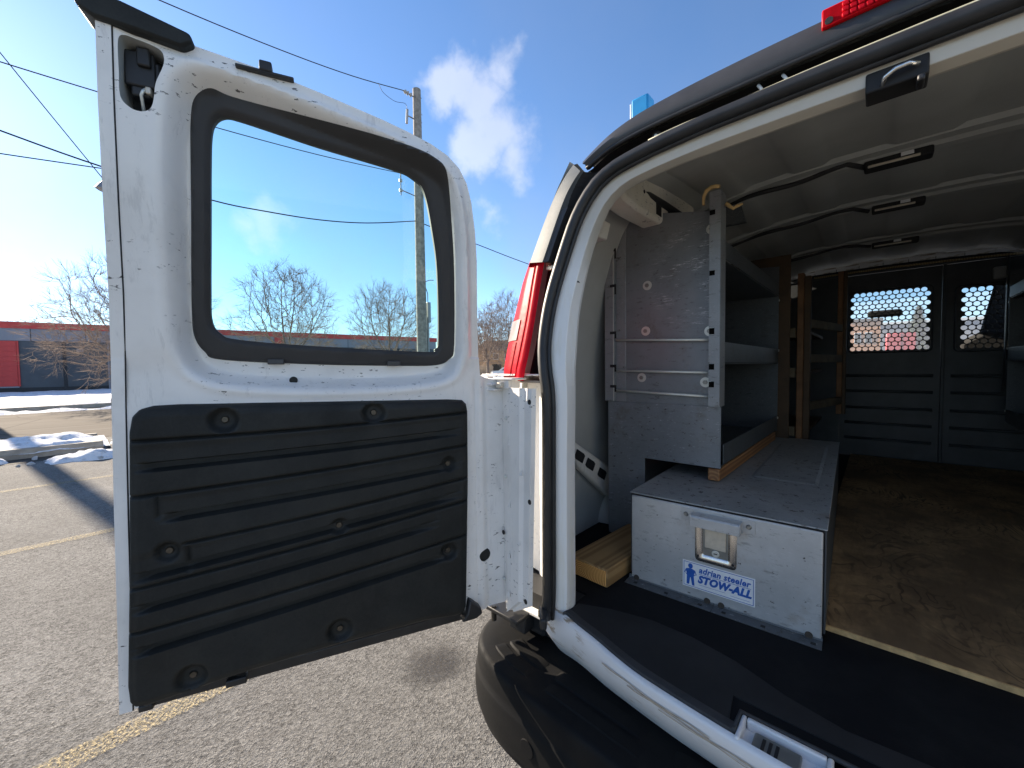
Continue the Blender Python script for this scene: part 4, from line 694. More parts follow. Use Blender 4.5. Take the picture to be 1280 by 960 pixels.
for x0, x1 in ((-.559, -.3195), (-.3180, -.084)):
    fa = MB(); fa.loft([[(x, Y0 + .004, .728), (x, Y0 - .001, .7285), (x, Y0 - .004, .7205), (x, Y0 - .038, .7180), (x, Y0 - .038, .7165), (x, Y0 + .004, .7165)] for x in (x0, x1)]); fl_ = fa.obj('floor_flange', M['shelf'], dr)
    for q in (.12, .5, .88) if x0 < -.4 else (.12, .5, .93):
        x = x0 + (x1 - x0) * q; MB().box(x - .005, x + .005, Y0 - .029, Y0 - .020, .7190, .7198).obj('flange_hole', M['dark'], fl_)
for x in (-.535, -.335, -.300, -.110): MB().disc((x, Y0 - .0040, .7255), (0, -1, .2), .008, .003, 12).obj('rust_bolt', M['soil'], dr)
# sticker with lettering, border and the figure of a man with hands on hips
SC, SW, SH = (-.3105, .7865), .178, .074; yS = YF - .0006
st = MB().box(SC[0] - SW / 2, SC[0] + SW / 2, yS, YF - .0001, SC[1] - SH / 2, SC[1] + SH / 2).obj('sticker', M['white'], dr); st['label'] = 'white sticker with blue lettering and border'
def text(body, x, z, size, width, bold, shear, parent, mat, name='lettering'):
    cu = bpy.data.curves.new(name, 'FONT'); cu.body = body; cu.size = size; cu.offset = bold; cu.shear = shear; cu.extrude = .0; cu.resolution_u = 3; cu.space_character = 1.06
    o = bpy.data.objects.new('tmp_text', cu); COL.objects.link(o); dg = bpy.context.evaluated_depsgraph_get(); me = bpy.data.meshes.new_from_object(o.evaluated_get(dg)); bpy.data.objects.remove(o)
    v = np.array([q.co[:] for q in me.vertices]); fs = [tuple(p.vertices) for p in me.polygons]; v[:, 0] -= v[:, 0].min(); v[:, 0] *= width / v[:, 0].max()
    P = [(x + a, yS - .0004, z + b) for a, b, _ in v]; return mesh_obj(name, P, fs, mat, parent)
text('adrian steeler', SC[0] - .046, SC[1] + .011, .0235, .126, .0008, .22, st, M['blue'])
text('STOW-ALL', SC[0] - .049, SC[1] - .0165, .0285, .131, .0017, .28, st, M['blue'])
bd = MB(); hw, hh = SW / 2 - .003, SH / 2 - .003; yb_ = yS - .0004
for a, b, c, d in ((-hw, hw, hh - .0014, hh), (-hw, hw, -hh, -hh + .0014), (-hw, -hw + .0014, -hh + .0014, hh - .0014), (hw - .0014, hw, -hh + .0014, hh - .0014), (-.046, hw - .006, .0068, .0080), (-.046, .02, -.0235, -.0228), (.032, hw - .008, -.0265, -.0258)):
    bd.add([(SC[0] + a, yb_, SC[1] + c), (SC[0] + b, yb_, SC[1] + c), (SC[0] + b, yb_, SC[1] + d), (SC[0] + a, yb_, SC[1] + d)], [(0, 1, 2, 3)])
bd.obj('border', M['blue'], st)
fg = MB(); man = [(-.0035, .0155), (-.012, .0125), (-.0165, .0015), (-.0095, -.0045), (-.0100, -.030), (-.0035, -.030), (-.0008, -.010), (.0008, -.010), (.0045, -.031), (.0110, -.031), (.0088, -.0045), (.0165, .0010), (.0125, .0120), (.0038, .0155)]
fx, fz_ = SC[0] - .068, SC[1] + .001; fg.add([(fx + a, yb_, fz_ + b) for a, b in man], [tuple(range(len(man)))]); fg.add([(fx + .0062 * math.cos(t), yb_, fz_ + .0225 + .0072 * math.sin(t)) for t in np.linspace(0, 6.283, 17)[:-1]], [tuple(range(16))])
fg.obj('figure_emblem', M['blue'], st)
for a in (-1, 1): MB().add([(fx + a * .0118 + c * .0022, yb_ - .0002, fz_ + .0030 + d * .0035) for c, d in ((-1, -1), (1, -1), (a * .2, 1.2))], [(0, 1, 2)]).obj('emblem_gap', M['white'], st)
dr.location.x -= .026; dr.rotation_euler.z = math.radians(2.2)
# timber: floor block and the packing strip under the shelf
def board(name, x0, x1, y0, y1, z0, z1, mat, label, cat, rot=0, group=None):
    o = MB().box(x0, x1, y0, y1, z0, z1).obj(name, mat, bevel=.004); o.rotation_euler.z = rot; WM[o.name] = o.matrix_basis.copy(); return tag(o, label, cat, group)
blk = board('timber_block', -.672, -.530, 1.045, 1.62, FZ + .001, FZ + .055, M['pine'], 'short pine board with growth rings on its cut end between pillar and drawer', 'timber'); blk.location = (-.630, 1.338, FZ + .001); blk.rotation_euler.z = math.radians(-4); WM[blk.name] = Matrix.Translation((-.630, 1.338, FZ + .001)) @ Matrix.Rotation(math.radians(-4), 4, 'Z')
eg = MB().box(-.0675, .0675, -.2900, -.2876, .0030, .0505); mesh_obj('end_grain', eg.V, eg.F, M['endgrain'], blk, WM[blk.name], bevel=.003)
board('packing_strip', -.412, -.376, 1.418, 2.40, Z1 + .0035, 1.029, M['wood_dark'], 'narrow brown timber strip packed between drawer lid and shelf unit', 'timber')
# shelf unit
def shelf_unit(sx, label, full_detail=True):
    """sx maps local x (0 at the aisle, growing towards the wall)"""
    u = empty('shelf_unit', (sx(.2), 1.92, FZ), label, 'shelving', 'steel shelf units along the van walls'); xa, xw = 0., .404
    y0, y1, zb, zt = 1.4205, 2.42, 1.032, 1.885
    ep = [(0, zb), (.256, zb), (.256, FZ + .002), (xw, FZ + .002), (xw, 1.90), (.25, 1.915), (.02, 1.865), (0, 1.862)]
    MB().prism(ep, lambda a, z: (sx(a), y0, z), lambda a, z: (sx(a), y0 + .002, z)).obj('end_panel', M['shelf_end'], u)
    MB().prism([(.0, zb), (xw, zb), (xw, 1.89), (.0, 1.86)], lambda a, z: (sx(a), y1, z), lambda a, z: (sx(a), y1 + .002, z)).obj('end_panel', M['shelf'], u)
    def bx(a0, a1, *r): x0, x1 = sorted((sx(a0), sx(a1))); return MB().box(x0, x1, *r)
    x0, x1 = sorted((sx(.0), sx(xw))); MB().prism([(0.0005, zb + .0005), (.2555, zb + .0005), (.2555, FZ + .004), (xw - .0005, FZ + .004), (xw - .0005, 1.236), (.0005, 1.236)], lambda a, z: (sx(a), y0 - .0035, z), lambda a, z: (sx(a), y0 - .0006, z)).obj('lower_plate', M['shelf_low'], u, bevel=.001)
    x0, x1 = sorted((sx(xw - .075), sx(xw - .0345))); MB().box(x0, x1, y0 - .0045, y0 - .0006, 1.2375, 1.885).obj('side_fold', M['post_steel'], u, bevel=.0015)
    # aisle post with square notches, wall post with hook notches
    pz = [zb + .205, 1.298, 1.318, 1.355, 1.375, 1.468, 1.490, 1.655, 1.672, 1.845, 1.862, 1.918]
    post = MB()
    for k in range(0, len(pz) - 1):
        x0, x1 = sorted((sx(-.002), sx(.031 if k % 2 == 0 else .014))); post.box(x0, x1, y0 - .028, y0 - .0255, pz[k] + (.0004 if k else 0), pz[k + 1])
    x0, x1 = sorted((sx(-.0022), sx(.0003))); post.box(x0, x1, y0 - .0252, y0 + .03, pz[0], pz[-1]); post.obj('corner_post', M['post_steel'], u)
    for k in range(1, len(pz) - 1, 2):
        x0, x1 = sorted((sx(.0145), sx(.0305))); MB().box(x0, x1, y0 - .0262, y0 - .0256, pz[k] + .001, min(pz[k + 1], pz[k] + .03) - .001).obj('post_notch', M['black'], u)
    wp = bx(xw - .034, xw - .031, y0 - .026, y0 - .0003, 1.24, 1.895); x0, x1 = sorted((sx(xw - .0308), sx(xw))); wp.box(x0, x1, y0 - .026, y0 - .0235, 1.24, 1.90); wp.obj('wall_post', M['post_steel'], u)
    x0, x1 = sorted((sx(xw - .036), sx(xw - .0341))); MB().box(x0, x1, y0 - .0265, y0 - .0245, 1.24, 1.80).obj('worn_edge', M['zinc'], u)
    for z in (1.80, 1.668, 1.492, 1.367, 1.290):
        x0, x1 = sorted((sx(xw - .0475), sx(xw - .022))); h = MB().box(x0, x1, y0 - .0275, y0 - .0268, z, z + .010); x0, x1 = sorted((sx(xw - .0475), sx(xw - .041))); h.box(x0, x1, y0 - .0275, y0 - .0268, z - .028 if z > 1.6 else z - .016, z); h.obj('hook_notch', M['dark'], u)
    for z0, z1 in ((1.470, 1.452), (1.354, 1.346), (1.279, 1.268)): MB().tube([(sx(xw - .040), y0 - .014, z0), (sx(.028), y0 - .014, z1)], .0042, 10).obj('divider_rod', M['zinc'], u, smooth='full')
    for a, z in ((.247, 1.660), (.253, 1.497), (.268, 1.328), (.022 + .010, 1.811), (.030 + .006, 1.482), (.048, 1.314)):
        w = MB().disc((sx(a), y0 - .0002, z), (0, -1, 0), .0165, .002, 20).obj('washer', M['zinc'], u); MB().disc((sx(a), y0 - .0022, z), (0, -1, 0), .0075, .005, 6).obj('bolt_head', M['galv'], w)
    for z, lip in ((1.040, .068), (1.378, .068), (1.715, .058)):
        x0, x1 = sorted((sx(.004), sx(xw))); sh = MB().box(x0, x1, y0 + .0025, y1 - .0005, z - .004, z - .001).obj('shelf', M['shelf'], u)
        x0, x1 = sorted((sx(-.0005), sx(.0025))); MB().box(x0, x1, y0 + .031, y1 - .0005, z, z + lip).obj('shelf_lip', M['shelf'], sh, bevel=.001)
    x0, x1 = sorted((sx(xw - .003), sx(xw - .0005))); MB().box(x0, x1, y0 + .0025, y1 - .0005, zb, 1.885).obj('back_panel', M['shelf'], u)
    for z in (1.10, 1.44, 1.69): MB().disc((sx(-.0025), y1 - .012, z), (sx(0) - sx(.1), 0, 0), .006, .003, 10).obj('shelf_bolt', M['zinc'], u)
    for z, y in ((1.52, 2.30), (1.56, 2.20), (1.22, 2.25), (1.20, 2.25)): MB().disc((sx(xw - .0032), y, z), (sx(0) - sx(.1), 0, 0), .010, .003, 10).obj('shelf_bolt', M['galv'], u)
    return u
shelf_unit(lambda a: -.373 - a, 'scratched grey steel shelf unit standing over the drawer on the van wall')
shelf_r = shelf_unit(lambda a: .525 + a, 'dark grey steel shelf unit at the right edge of the cargo bay')
shelf_r.location.y += 1.02
MB().prism([(-.372, 1.90), (-.52, 1.905), (-.55, 1.93), (-.53, 1.955), (-.45, 1.97), (-.39, 1.97)], lambda x, z: (x, 1.72, z), lambda x, z: (x, 1.735, z)).obj('packing_board', M['shelf']) and None
bpy.data.objects['packing_board']['label'] = 'grey board with sloped corner standing behind the shelf top'; bpy.data.objects['packing_board']['category'] = 'board'
# tan plastic hooks left over the post top
sp = MB().tube([(-.420, 1.385, 1.880), (-.419, 1.384, 1.905), (-.412, 1.386, 1.922), (-.398, 1.388, 1.930), (-.385, 1.39, 1.930), (-.374, 1.39, 1.926)], [.006, .008, .009, .009, .009, .008], 8, flat=.6).obj('hook_strap', M['tan'], smooth='full'); tag(sp, 'curled tan strap hooked over the top of the shelf post', 'strap')
sp = MB().tube([(-.364, 1.42, 1.88), (-.352, 1.425, 1.868), (-.345, 1.43, 1.862), (-.335, 1.432, 1.868), (-.322, 1.44, 1.872)], [.010, .008, .008, .009, .006], 7, flat=.6).obj('hook_strap', M['tan'], smooth='full'); tag(sp, 'short tan strap end poking out beside the shelf post below its top', 'strap')
# timber rack further in
rk = empty('timber_rack', (-.45, 2.9, FZ), 'rough timber rack with posts and rails standing past the shelf unit', 'rack')
def rb2(name, x0, x1, y0, y1, z0, z1, mat): return MB().box(x0, x1, y0, y1, z0, z1).obj(name, mat, rk, bevel=.003)
rb2('post', -.318, -.290, 2.60, 2.655, FZ, 1.846, M['post_wood']); rb2('post', -.2895, -.262, 2.615, 2.66, FZ, 1.83, M['ply_brown'])
rb2('post', -.186, -.160, 3.18, 3.22, 1.06, 1.93, M['post_wood']); rb2('post', -.1595, -.142, 3.19, 3.23, 1.06, 1.93, M['ply_brown'])
for z in (1.585, 1.40, 1.145): MB().prism([(-.285, 2.657), (-.263, 2.657), (-.158, 3.178), (-.180, 3.178)], lambda x, y: (x, y, z - .022), lambda x, y: (x, y, z + .022)).obj('rail', M['rail_wood'], rk, bevel=.003)
for z in (1.54, 1.33, 1.02): rb2('shelf_board', -.80, -.265, 2.62, 3.3, z - .012, z + .006, M['ply_brown']); rb2('rail', -.40, -.320, 2.565, 2.595, z - .03, z + .02, M['rail_wood'])
rb2('side_panel', -.80, -.335, 2.50, 2.512, FZ, 1.93, M['ply_brown'])
# partition with perforated windows
pt = empty('partition', (XC, 3.78, FZ), 'dark steel partition with perforated windows at the front of the cargo bay', 'partition')
YP = 3.78
def partition_panel(x0, x1, wx0, wx1, wz0, wz1, cols, rows):
    p = MB(); z0, z1 = .716, 1.985
    # ring of sheet metal round a rounded window opening
    ho = rrect(wx0, wx1, wz0, wz1, .02, 4)
    def q4(a0, a1, b0, b1): p.add([(a0, YP, b0), (a1, YP, b0), (a1, YP, b1), (a0, YP, b1)], [(0, 1, 2, 3)])
    q4(x0, wx0, z0, z1); q4(wx1, x1, z0, z1); q4(wx0, wx1, z0, wz0); q4(wx0, wx1, wz1, z1)
    for ci, cc_ in enumerate(((wx1, wz1), (wx0, wz1), (wx0, wz0), (wx1, wz0))):
        ar = ho[ci * 5:ci * 5 + 5]; p.add([(cc_[0], YP, cc_[1])] + [(a, YP, b) for a, b in ar], [tuple(range(6))])
    p.loft([[(a, YP, b) for a, b in ho], [(a, YP + .012, b) for a, b in ho]], closed=True)
    po_ = p.obj('panel', M['bulk'], pt, smooth=20)
    fr = MB(); f1 = rrect(wx0 - .012, wx1 + .012, wz0 - .012, wz1 + .012, .03, 5); f2 = rrect(wx0 - .004, wx1 + .004, wz0 - .004, wz1 + .004, .022, 5)
    fr.loft([[(a, YP - .0005, b) for a, b in f1], [(.5 * (a + c), YP - .007, .5 * (b + d)) for (a, b), (c, d) in zip(f1, f2)], [(a, YP - .0005, b) for a, b in f2]], closed=True); fr.obj('window_rim', M['bulk'], po_, smooth=60)
    for z in (1.283, 1.175, 1.06, .95, .84):
        MB().tube([(x0 + .03, YP - .002, z), (x1 - .03, YP - .002, z)], .010, 8, flat=1).obj('pressed_rib', M['bulk'], po_, smooth='full')
    # perforated sheet
    pit = .0335; g = MB(); r = .0147; R = pit / math.sqrt(3); nr = int((wz1 - wz0) / (pit * .866)) ; ncn = int((wx1 - wx0) / pit)
    zo = (wz1 + wz0) / 2 - (nr - 1) * pit * .866 / 2; xo = (wx0 + wx1) / 2 - (ncn - 1) * pit / 2
    for j in range(-1, nr + 1):
        for i in range(-1, ncn + 1):
            cx, cz = xo + i * pit + (pit / 2 if j % 2 else 0), zo + j * pit * .866; hole = 0 <= j < nr and 0 <= i < ncn - (j % 2)
            hexa = [(cx + R * math.cos(math.radians(30 + 60 * q)), cz + R * math.sin(math.radians(30 + 60 * q))) for q in range(6)]
            hx = []
            for q in range(6): a, b = hexa[q], hexa[(q + 1) % 6]; hx += [a, ((a[0] + b[0]) / 2, (a[1] + b[1]) / 2)]
            clamp = lambda a, b: (min(max(a, wx0 - .003), wx1 + .003), YP + .004, min(max(b, wz0 - .003), wz1 + .003))
            if hole:
                rg = [(cx + r * math.cos(math.radians(30 + 30 * q)), cz + r * math.sin(math.radians(30 + 30 * q))) for q in range(12)]
                g.add([clamp(*h) for h in hx] + [(a, YP + .004, b) for a, b in rg] + [(a, YP + .0065, b) for a, b in rg], [(q, (q + 1) % 12, 12 + (q + 1) % 12, 12 + q) for q in range(12)] + [(12 + q, 12 + (q + 1) % 12, 24 + (q + 1) % 12, 24 + q) for q in range(12)])
            else: g.add([clamp(*h) for h in hx], [tuple(range(12))])
    g.obj('mesh_panel', M['grille'], po_)
partition_panel(-.200, .300, -.150, .253, 1.452, 1.868, 12, 14)
partition_panel(.318, .96, .366, .80, 1.445, 1.840, 12, 14)
MB().box(.3005, .3175, YP - .018, YP + .01, .716, 1.99).obj('centre_post', M['bulk'], pt, bevel=.004)
MB().box(-.86, -.2005, YP - .001, YP + .004, .716, 1.99).obj('panel', M['bulk'], pt)
MB().box(-.86, .96, YP - .006, YP + .01, 1.9905, 2.010).obj('top_rail', M['bulk'], pt)
MB().box(.50, .555, 3.70, 3.74, 1.86, 1.93).obj('corner_plate', M['paint_ceiling'], pt, bevel=.01)
MB().box(.548, .556, 3.66, 3.70, 1.2, 1.98).obj('upright', M['bulk'], pt, bevel=.003)
# blue rack post on the roof edge
rp = MB().box(-.705, -.640, 1.47, 1.53, 1.985, 2.372).obj('roof_rack_post', M['blue_paint'], bevel=.006); tag(rp, 'bright blue square rack post rising above the roof edge', 'roof rack')
MB().box(-.713, -.7055, 1.475, 1.525, 1.985, 2.362).obj('bracket', M['zinc'], rp, bevel=.002)

# ================================================================== OUTSIDE
def sheet(name, x0, x1, y0, y1, z, mat, nx=1, ny=1):
    xs, ys = np.linspace(x0, x1, nx + 1), np.linspace(y0, y1, ny + 1); return tag(MB().loft([[(x, y, z) for x in xs] for y in ys][::1]).obj(name, mat), kind='structure')
sheet('ground', -1500, 1500, -1500, 1500, -.06, M['soil'])
sheet('parking_lot', -10.2, 60, -60, 140, 0, M['asphalt']); sheet('road', -23.2, -12.2, -140, 300, -.004, M['road'])
sheet('driveway', -12.2, -10.2, .5, 9, -.002, M['asphalt'])
for k, x in enumerate((-2.1, -4.93, -7.55)):
    tag(MB().add([(x - .055, -2.9 + .1 * k, .004), (x + .055, -2.9 + .1 * k, .004), (x + .055, 3.4, .004), (x - .055, 3.4, .004)], [(0, 1, 2, 3)]).obj('parking_line', M['line']), kind='structure')
s_ = MB().add([(-.3 + .28 * math.cos(t) * 1.0, .23 * math.sin(t), 0) for t in np.linspace(0, 6.283, 25)[:-1]], [tuple(range(24))]); so_ = mesh_obj('oil_stain', [(a + .3, b, c) for a, b, c in s_.V], s_.F, M['stain'], None, Matrix.Translation((-1.495, 1.10, .003))); tag(so_, kind='structure')
rng = np.random.default_rng(5)
def fbm(x, y, s, seed):
    r = np.random.default_rng(seed); v = np.zeros_like(x); a = 1
    for k in range(5):
        for q in range(4): th = r.uniform(0, 6.28); ph = r.uniform(0, 6.28); v += a * np.sin((np.cos(th) * x + np.sin(th) * y) * s * (2.03 ** k) * r.uniform(.8, 1.2) + ph)
        a *= .55
    return v / 4
def snowfield(name, x0, x1, y0, y1, cell, height, seed, edge=.3, base=.0, cover=0., kind='structure', label=None):
    nx, ny = int((x1 - x0) / cell) + 1, int((y1 - y0) / cell) + 1; Xg, Yg = np.meshgrid(np.linspace(x0, x1, nx), np.linspace(y0, y1, ny), indexing='ij')
    e = np.minimum(np.minimum(Xg - x0, x1 - Xg), np.minimum(Yg - y0, y1 - Yg)); n = fbm(Xg, Yg, 1.6 / max(height, .06) ** .5, seed)
    H = base + height * (sstep(0, edge, e + .5 * edge * fbm(Xg, Yg, 3.2, seed + 1)) * (1 + .55 * n + .22 * fbm(Xg, Yg, 14, seed + 9)) - .22 - cover + .10 * fbm(Xg, Yg, 9, seed + 5))
    I = np.arange(nx * ny).reshape(nx, ny); Fq = np.stack([I[:-1, :-1], I[1:, :-1], I[1:, 1:], I[:-1, 1:]], -1).reshape(-1, 4)
    o = mesh_obj(name, np.stack([Xg.ravel(), Yg.ravel(), H.ravel()], 1), [tuple(int(i) for i in f) for f in Fq], M['snow'], smooth='full'); return tag(o, kind=kind)
def kerb(name, x0, x1, y0, y1, z1, label):
    n = max(1, int(abs(y1 - y0) / 3.0)); ys = np.linspace(y0, y1, n + 1); r = empty(name, ((x0 + x1) / 2, (y0 + y1) / 2, 0), label, 'kerb')
    for a, b in zip(ys[:-1], ys[1:]):
        MB().box(x0 + random.uniform(-.01, .01), x1, a + .006, b - .006, -.05, z1 + random.uniform(-.008, .008)).obj('kerb_stone', M['concrete'], r, bevel=.015)
    return r
kerb('kerb', -10.45, -10.2, -24, .42, .17, 'chipped concrete kerb along the lot with snow on top'); kerb('kerb', -12.35, -12.2, -24, .42, .10, 'low concrete kerb at the near side of the road')
kerb('kerb', -23.45, -23.2, -40, 70, .15, 'dark shaded kerb along the far side of the road'); kerb('kerb', -10.45, -10.2, 9, 60, .15, 'concrete kerb beyond the driveway by the utility pole')
sheet('verge', -12.2, -10.45, -24, .42, .06, M['grass']); sheet('verge', -60, -23.45, -140, 160, .08, M['grass']); sheet('verge', -12.2, -10.45, 9, 100, .10, M['grass'])
sheet('kerb_gutter', -10.2, -9.72, -24, .3, .003, M['soil'])
snowfield('snow_verge', -12.0, -10.17, -20, .50, .06, .10, 3, .30, .10)
snowfield('snow_verge', -12.0, -10.2, 9, 40, .2, .12, 8, .5, .10)
snowfield('snow_field', -42.6, -23.6, -60, 60, .6, .10, 4, .8, .13)
snowfield('snow_strip', -23.15, -21.7, -60, 60, .12, .10, 6, .9, .0, .12)
snowfield('snow_bank', -9.95, -9.05, -.35, 2.6, .035, .15, 11, .28, .0, .02)
snowfield('snow_bank', -10.12, -9.72, -6, -.55, .035, .13, 13, .22, .0, .16)
snowfield('snow_bank', -12.0, -10.0, .45, 2.2, .05, .14, 17, .4, .0, .1)
# chunks of snow broken off along the bank
for k in range(26):
    y = rng.uniform(-3.2, 2.4); x = -9.55 + rng.normal(0, .22) - (0.3 if y < -.6 else 0) + (.12 if y > 0 else 0); r = abs(rng.normal(.035, .02)) + .012
    if k == 0:
        bm = bmesh.new(); bmesh.ops.create_icosphere(bm, subdivisions=2, radius=1)
        for v in bm.verts: v.co *= 1 + .22 * math.sin(v.co.x * 5 + 1) * math.cos(v.co.y * 4) + .12 * math.sin(v.co.z * 9)
        chunk_me = bpy.data.meshes.new('snow_chunk'); bm.to_mesh(chunk_me); bm.free(); chunk_me.materials.append(M['snow'])
    o = bpy.data.objects.new('snow_chunk', chunk_me); COL.objects.link(o); o.location = (x, y, r * .45); o.scale = (r, r * 1.2, r * .75); o.rotation_euler = (rng.uniform(0, 6), rng.uniform(0, 6), rng.uniform(0, 6)); tag(o, 'small lump of crusted snow lying along the kerb bank', 'snow lump', 'snow lumps along the kerb')

# bare trees: limbs grown towards points spread through a rounded crown, then fine twigs
def bare_tree(name, base, H, spread, label, seed, group, r0=.13, twig_r=.0062, npts=820, low=.14, step=.22, twigs=5, tl=.70):
    g = np.random.default_rng(seed); tr = empty(name, base, label, 'tree', group); b0 = np.array(base, float)
    zc, rz = H * (1 + low) / 2, H * (1 - low) / 2; P = []
    while len(P) < npts:
        q = g.uniform(-1, 1, 3); d = np.linalg.norm(q)
        lim = 1 + .13 * math.sin(3 * math.atan2(q[1], q[0]) + seed) + .10 * math.sin(5 * q[2] + seed * 2 + 2 * q[0])
        if d > min(1.15, lim) or d < .15 or g.random() < .45 * d ** 3: continue
        zz = q[2]; w = 1.0 - .22 * max(0, zz) - .05 * max(0, -zz); P.append((q[0] * spread * w, q[1] * spread * w, zc + zz * rz))
    A = np.array(P); k = step * H / 8
    nodes = [np.array([0, 0, -.1])]; par = [-1]
    while nodes[-1][2] < H * .24: nodes.append(nodes[-1] + np.array([g.normal(0, .03), g.normal(0, .03), 1]) * k); par.append(len(nodes) - 2)
    for q in range(9):                                                  # limbs fanning out of the trunk top
        a = q * 2.4 + g.uniform(-.3, .3); e = math.radians(g.uniform(35, 80)); src = len(nodes) - 1 if q == 0 else int(g.integers(max(1, base_n - 3), base_n))
        if q == 0: base_n = len(nodes); src = base_n - 1
        d = np.array([math.cos(a) * math.cos(e), math.sin(a) * math.cos(e), math.sin(e)]); p = src
        for t in range(5): nodes.append(nodes[p] + (d + g.normal(0, .05, 3)) * k); par.append(p); p = len(nodes) - 1
    alive = np.ones(len(A), bool); nk = {}
    for it in range(60):
        N_ = np.array(nodes); T = A[alive]
        if not len(T): break
        D = ((T[:, None, :] - N_[None]) ** 2).sum(2); near = D.argmin(1); dm = D.min(1); acc = {}
        for t_, n_ in zip(T, near): v = t_ - N_[n_]; acc.setdefault(int(n_), []).append(v / (np.linalg.norm(v) + 1e-9))
        for n_, vs in acc.items():
            if nk.get(n_, 0) >= 3: continue
            nk[n_] = nk.get(n_, 0) + 1
            v = np.mean(vs, 0); dirp = N_[n_] - N_[par[n_]] if par[n_] >= 0 else np.array([0, 0, 1.]); v = v / (np.linalg.norm(v) + 1e-9) + .7 * dirp / (np.linalg.norm(dirp) + 1e-9) + np.array([0, 0, .10]) + g.normal(0, .06, 3)
            nodes.append(N_[n_] + v / np.linalg.norm(v) * k); par.append(n_)
        idx = np.where(alive)[0]; alive[idx[dm < (k * 1.15) ** 2]] = False
    n = len(nodes); N_ = np.array(nodes); kids_ = [0] * n; load = np.zeros(n)
    for q in range(n - 1, 0, -1): load[q] = max(load[q], 1.); load[par[q]] += load[q]
    for q in range(1, n): kids_[par[q]] += 1
    rad = np.clip(r0 * (load / load[1]) ** .46, twig_r, None); N_ = N_ + b0
    tk, mb = MB(), MB()
    def seg(m, a, b, ra, rb, c):
        d = b - a; u = np.cross(d, (0.31, .87, .2)); u /= np.linalg.norm(u) + 1e-9; w = np.cross(d, u); w /= np.linalg.norm(w) + 1e-9; an = 2 * math.pi * np.arange(c) / c; o = np.cos(an)[:, None] * u + np.sin(an)[:, None] * w
        m.add(list(map(tuple, a + o * ra)) + list(map(tuple, b + o * rb)), [(i_, (i_ + 1) % c, c + (i_ + 1) % c, c + i_) for i_ in range(c)])
    for q in range(1, n):
        p = par[q]; big = rad[q] > r0 * .30; seg(tk if big else mb, N_[p], N_[q], rad[p] if p else rad[q] * 1.15, rad[q], 8 if big else 3)
    cc = b0 + np.array([0, 0, H * .30])
    for q in range(4, n):
        if rad[q] > r0 * .16: continue
        d0 = N_[q] - N_[par[q]]; d0 /= np.linalg.norm(d0) + 1e-9; out = N_[q] - cc; out /= np.linalg.norm(out) + 1e-9
        for t_ in range(twigs if kids_[q] == 0 else (2 if g.random() < .7 else 1)):
            v = d0 * .8 + out * .75 + g.normal(0, .32, 3); v /= np.linalg.norm(v); L_ = tl * H / 8 * g.uniform(.5, 1.15); m_ = N_[q] + v * L_ * .55; v2 = v + g.normal(0, .22, 3) + np.array([0, 0, .12]); e_ = m_ + v2 / np.linalg.norm(v2) * L_ * .5
            seg(mb, N_[q], m_, twig_r, twig_r * .7, 3); seg(mb, m_, e_, twig_r * .7, twig_r * .35, 3)
            v3 = v + g.normal(0, .5, 3); seg(mb, m_, m_ + v3 / np.linalg.norm(v3) * L_ * .45, twig_r * .6, twig_r * .35, 3)
    tk.obj('trunk', M['bark'], tr, smooth='full', origin=False, m=Matrix.Identity(4)); mb.obj('crown', M['twig'], tr, smooth='full', origin=False, m=Matrix.Identity(4)); return tr
RT, FW = Vector((.742, .671, 0)), Vector((-.671, .742, 0))
def at(a, b, z=0.): v = RT * a + FW * b; return (v.x, v.y, z)                                       # metres to the right of / ahead of the photographer
def dirn(u, b, z=0.): return at((u - 640) / 505 * b, b, z)
G = 'bare street trees on the snowy verge'
bare_tree('bare_tree', dirn(172, 20.5), 6.7, 3.6, 'wide bare tree partly hidden behind the left edge of the van door', 11, G, npts=950, low=.08)
bare_tree('bare_tree', dirn(362, 26), 7.9, 3.15, 'larger bare rounded tree seen through the left half of the door window', 21, G)
bare_tree('bare_tree', dirn(488, 31), 7.9, 3.0, 'smaller bare tree seen in the door window beside the utility pole', 31, G)
bare_tree('bare_tree', dirn(-22, 33), 6.6, 3.0, 'bare twiggy tree cut by the left edge above the grey building', 41, G, npts=700)
G2 = 'tall bare trees across the street'
bare_tree('bare_tree', dirn(610, 56), 10.2, 3.6, 'tall bare tree in the gap between door and tail lamp, left one', 51, G2, r0=.2, twig_r=.013, npts=600)
bare_tree('bare_tree', dirn(636, 60), 12.0, 4.2, 'tall bare tree rising directly behind the red tail lamp', 61, G2, r0=.2, twig_r=.013, npts=600)
bare_tree('bare_tree', dirn(592, 66), 9.0, 4.0, 'bare tree half hidden behind the hinge edge of the open door', 71, G2, r0=.2, twig_r=.013, npts=450)
# long low building
bd_ = empty('warehouse', (-40.5, 11.7, 0), 'long low dark grey building with red roof band across the road', 'building')
BP, BE, BN = Vector((-43, -2.9, 0)), Vector((.169, .986, 0)).normalized(), Vector((.986, -.169, 0)).normalized()
def bbox_(t0, t1, n0, n1, z0, z1):
    V = [tuple(BP + BE * t + BN * n + Vector((0, 0, z))) for z in (z0, z1) for n in (n0, n1) for t in (t0, t1)]; return MB().add(V, [(0, 2, 3, 1), (4, 5, 7, 6), (0, 1, 5, 4), (2, 6, 7, 3), (0, 4, 6, 2), (1, 3, 7, 5)])
bbox_(-22, 32, -14, 0, -.05, 4.5).obj('wall', M['bwall'], bd_); bbox_(-22.1, 32.1, -14.1, .10, 4.44, 4.88).obj('parapet', M['bred'], bd_)
t = -21.9; k = 0
while t < 31.8:
    w = min(2.6, 31.95 - t); bbox_(t, t + w - .05, .0, .05, 3.62, 4.435).obj('band_panel', M['bband'], bd_); t += w; k += 1
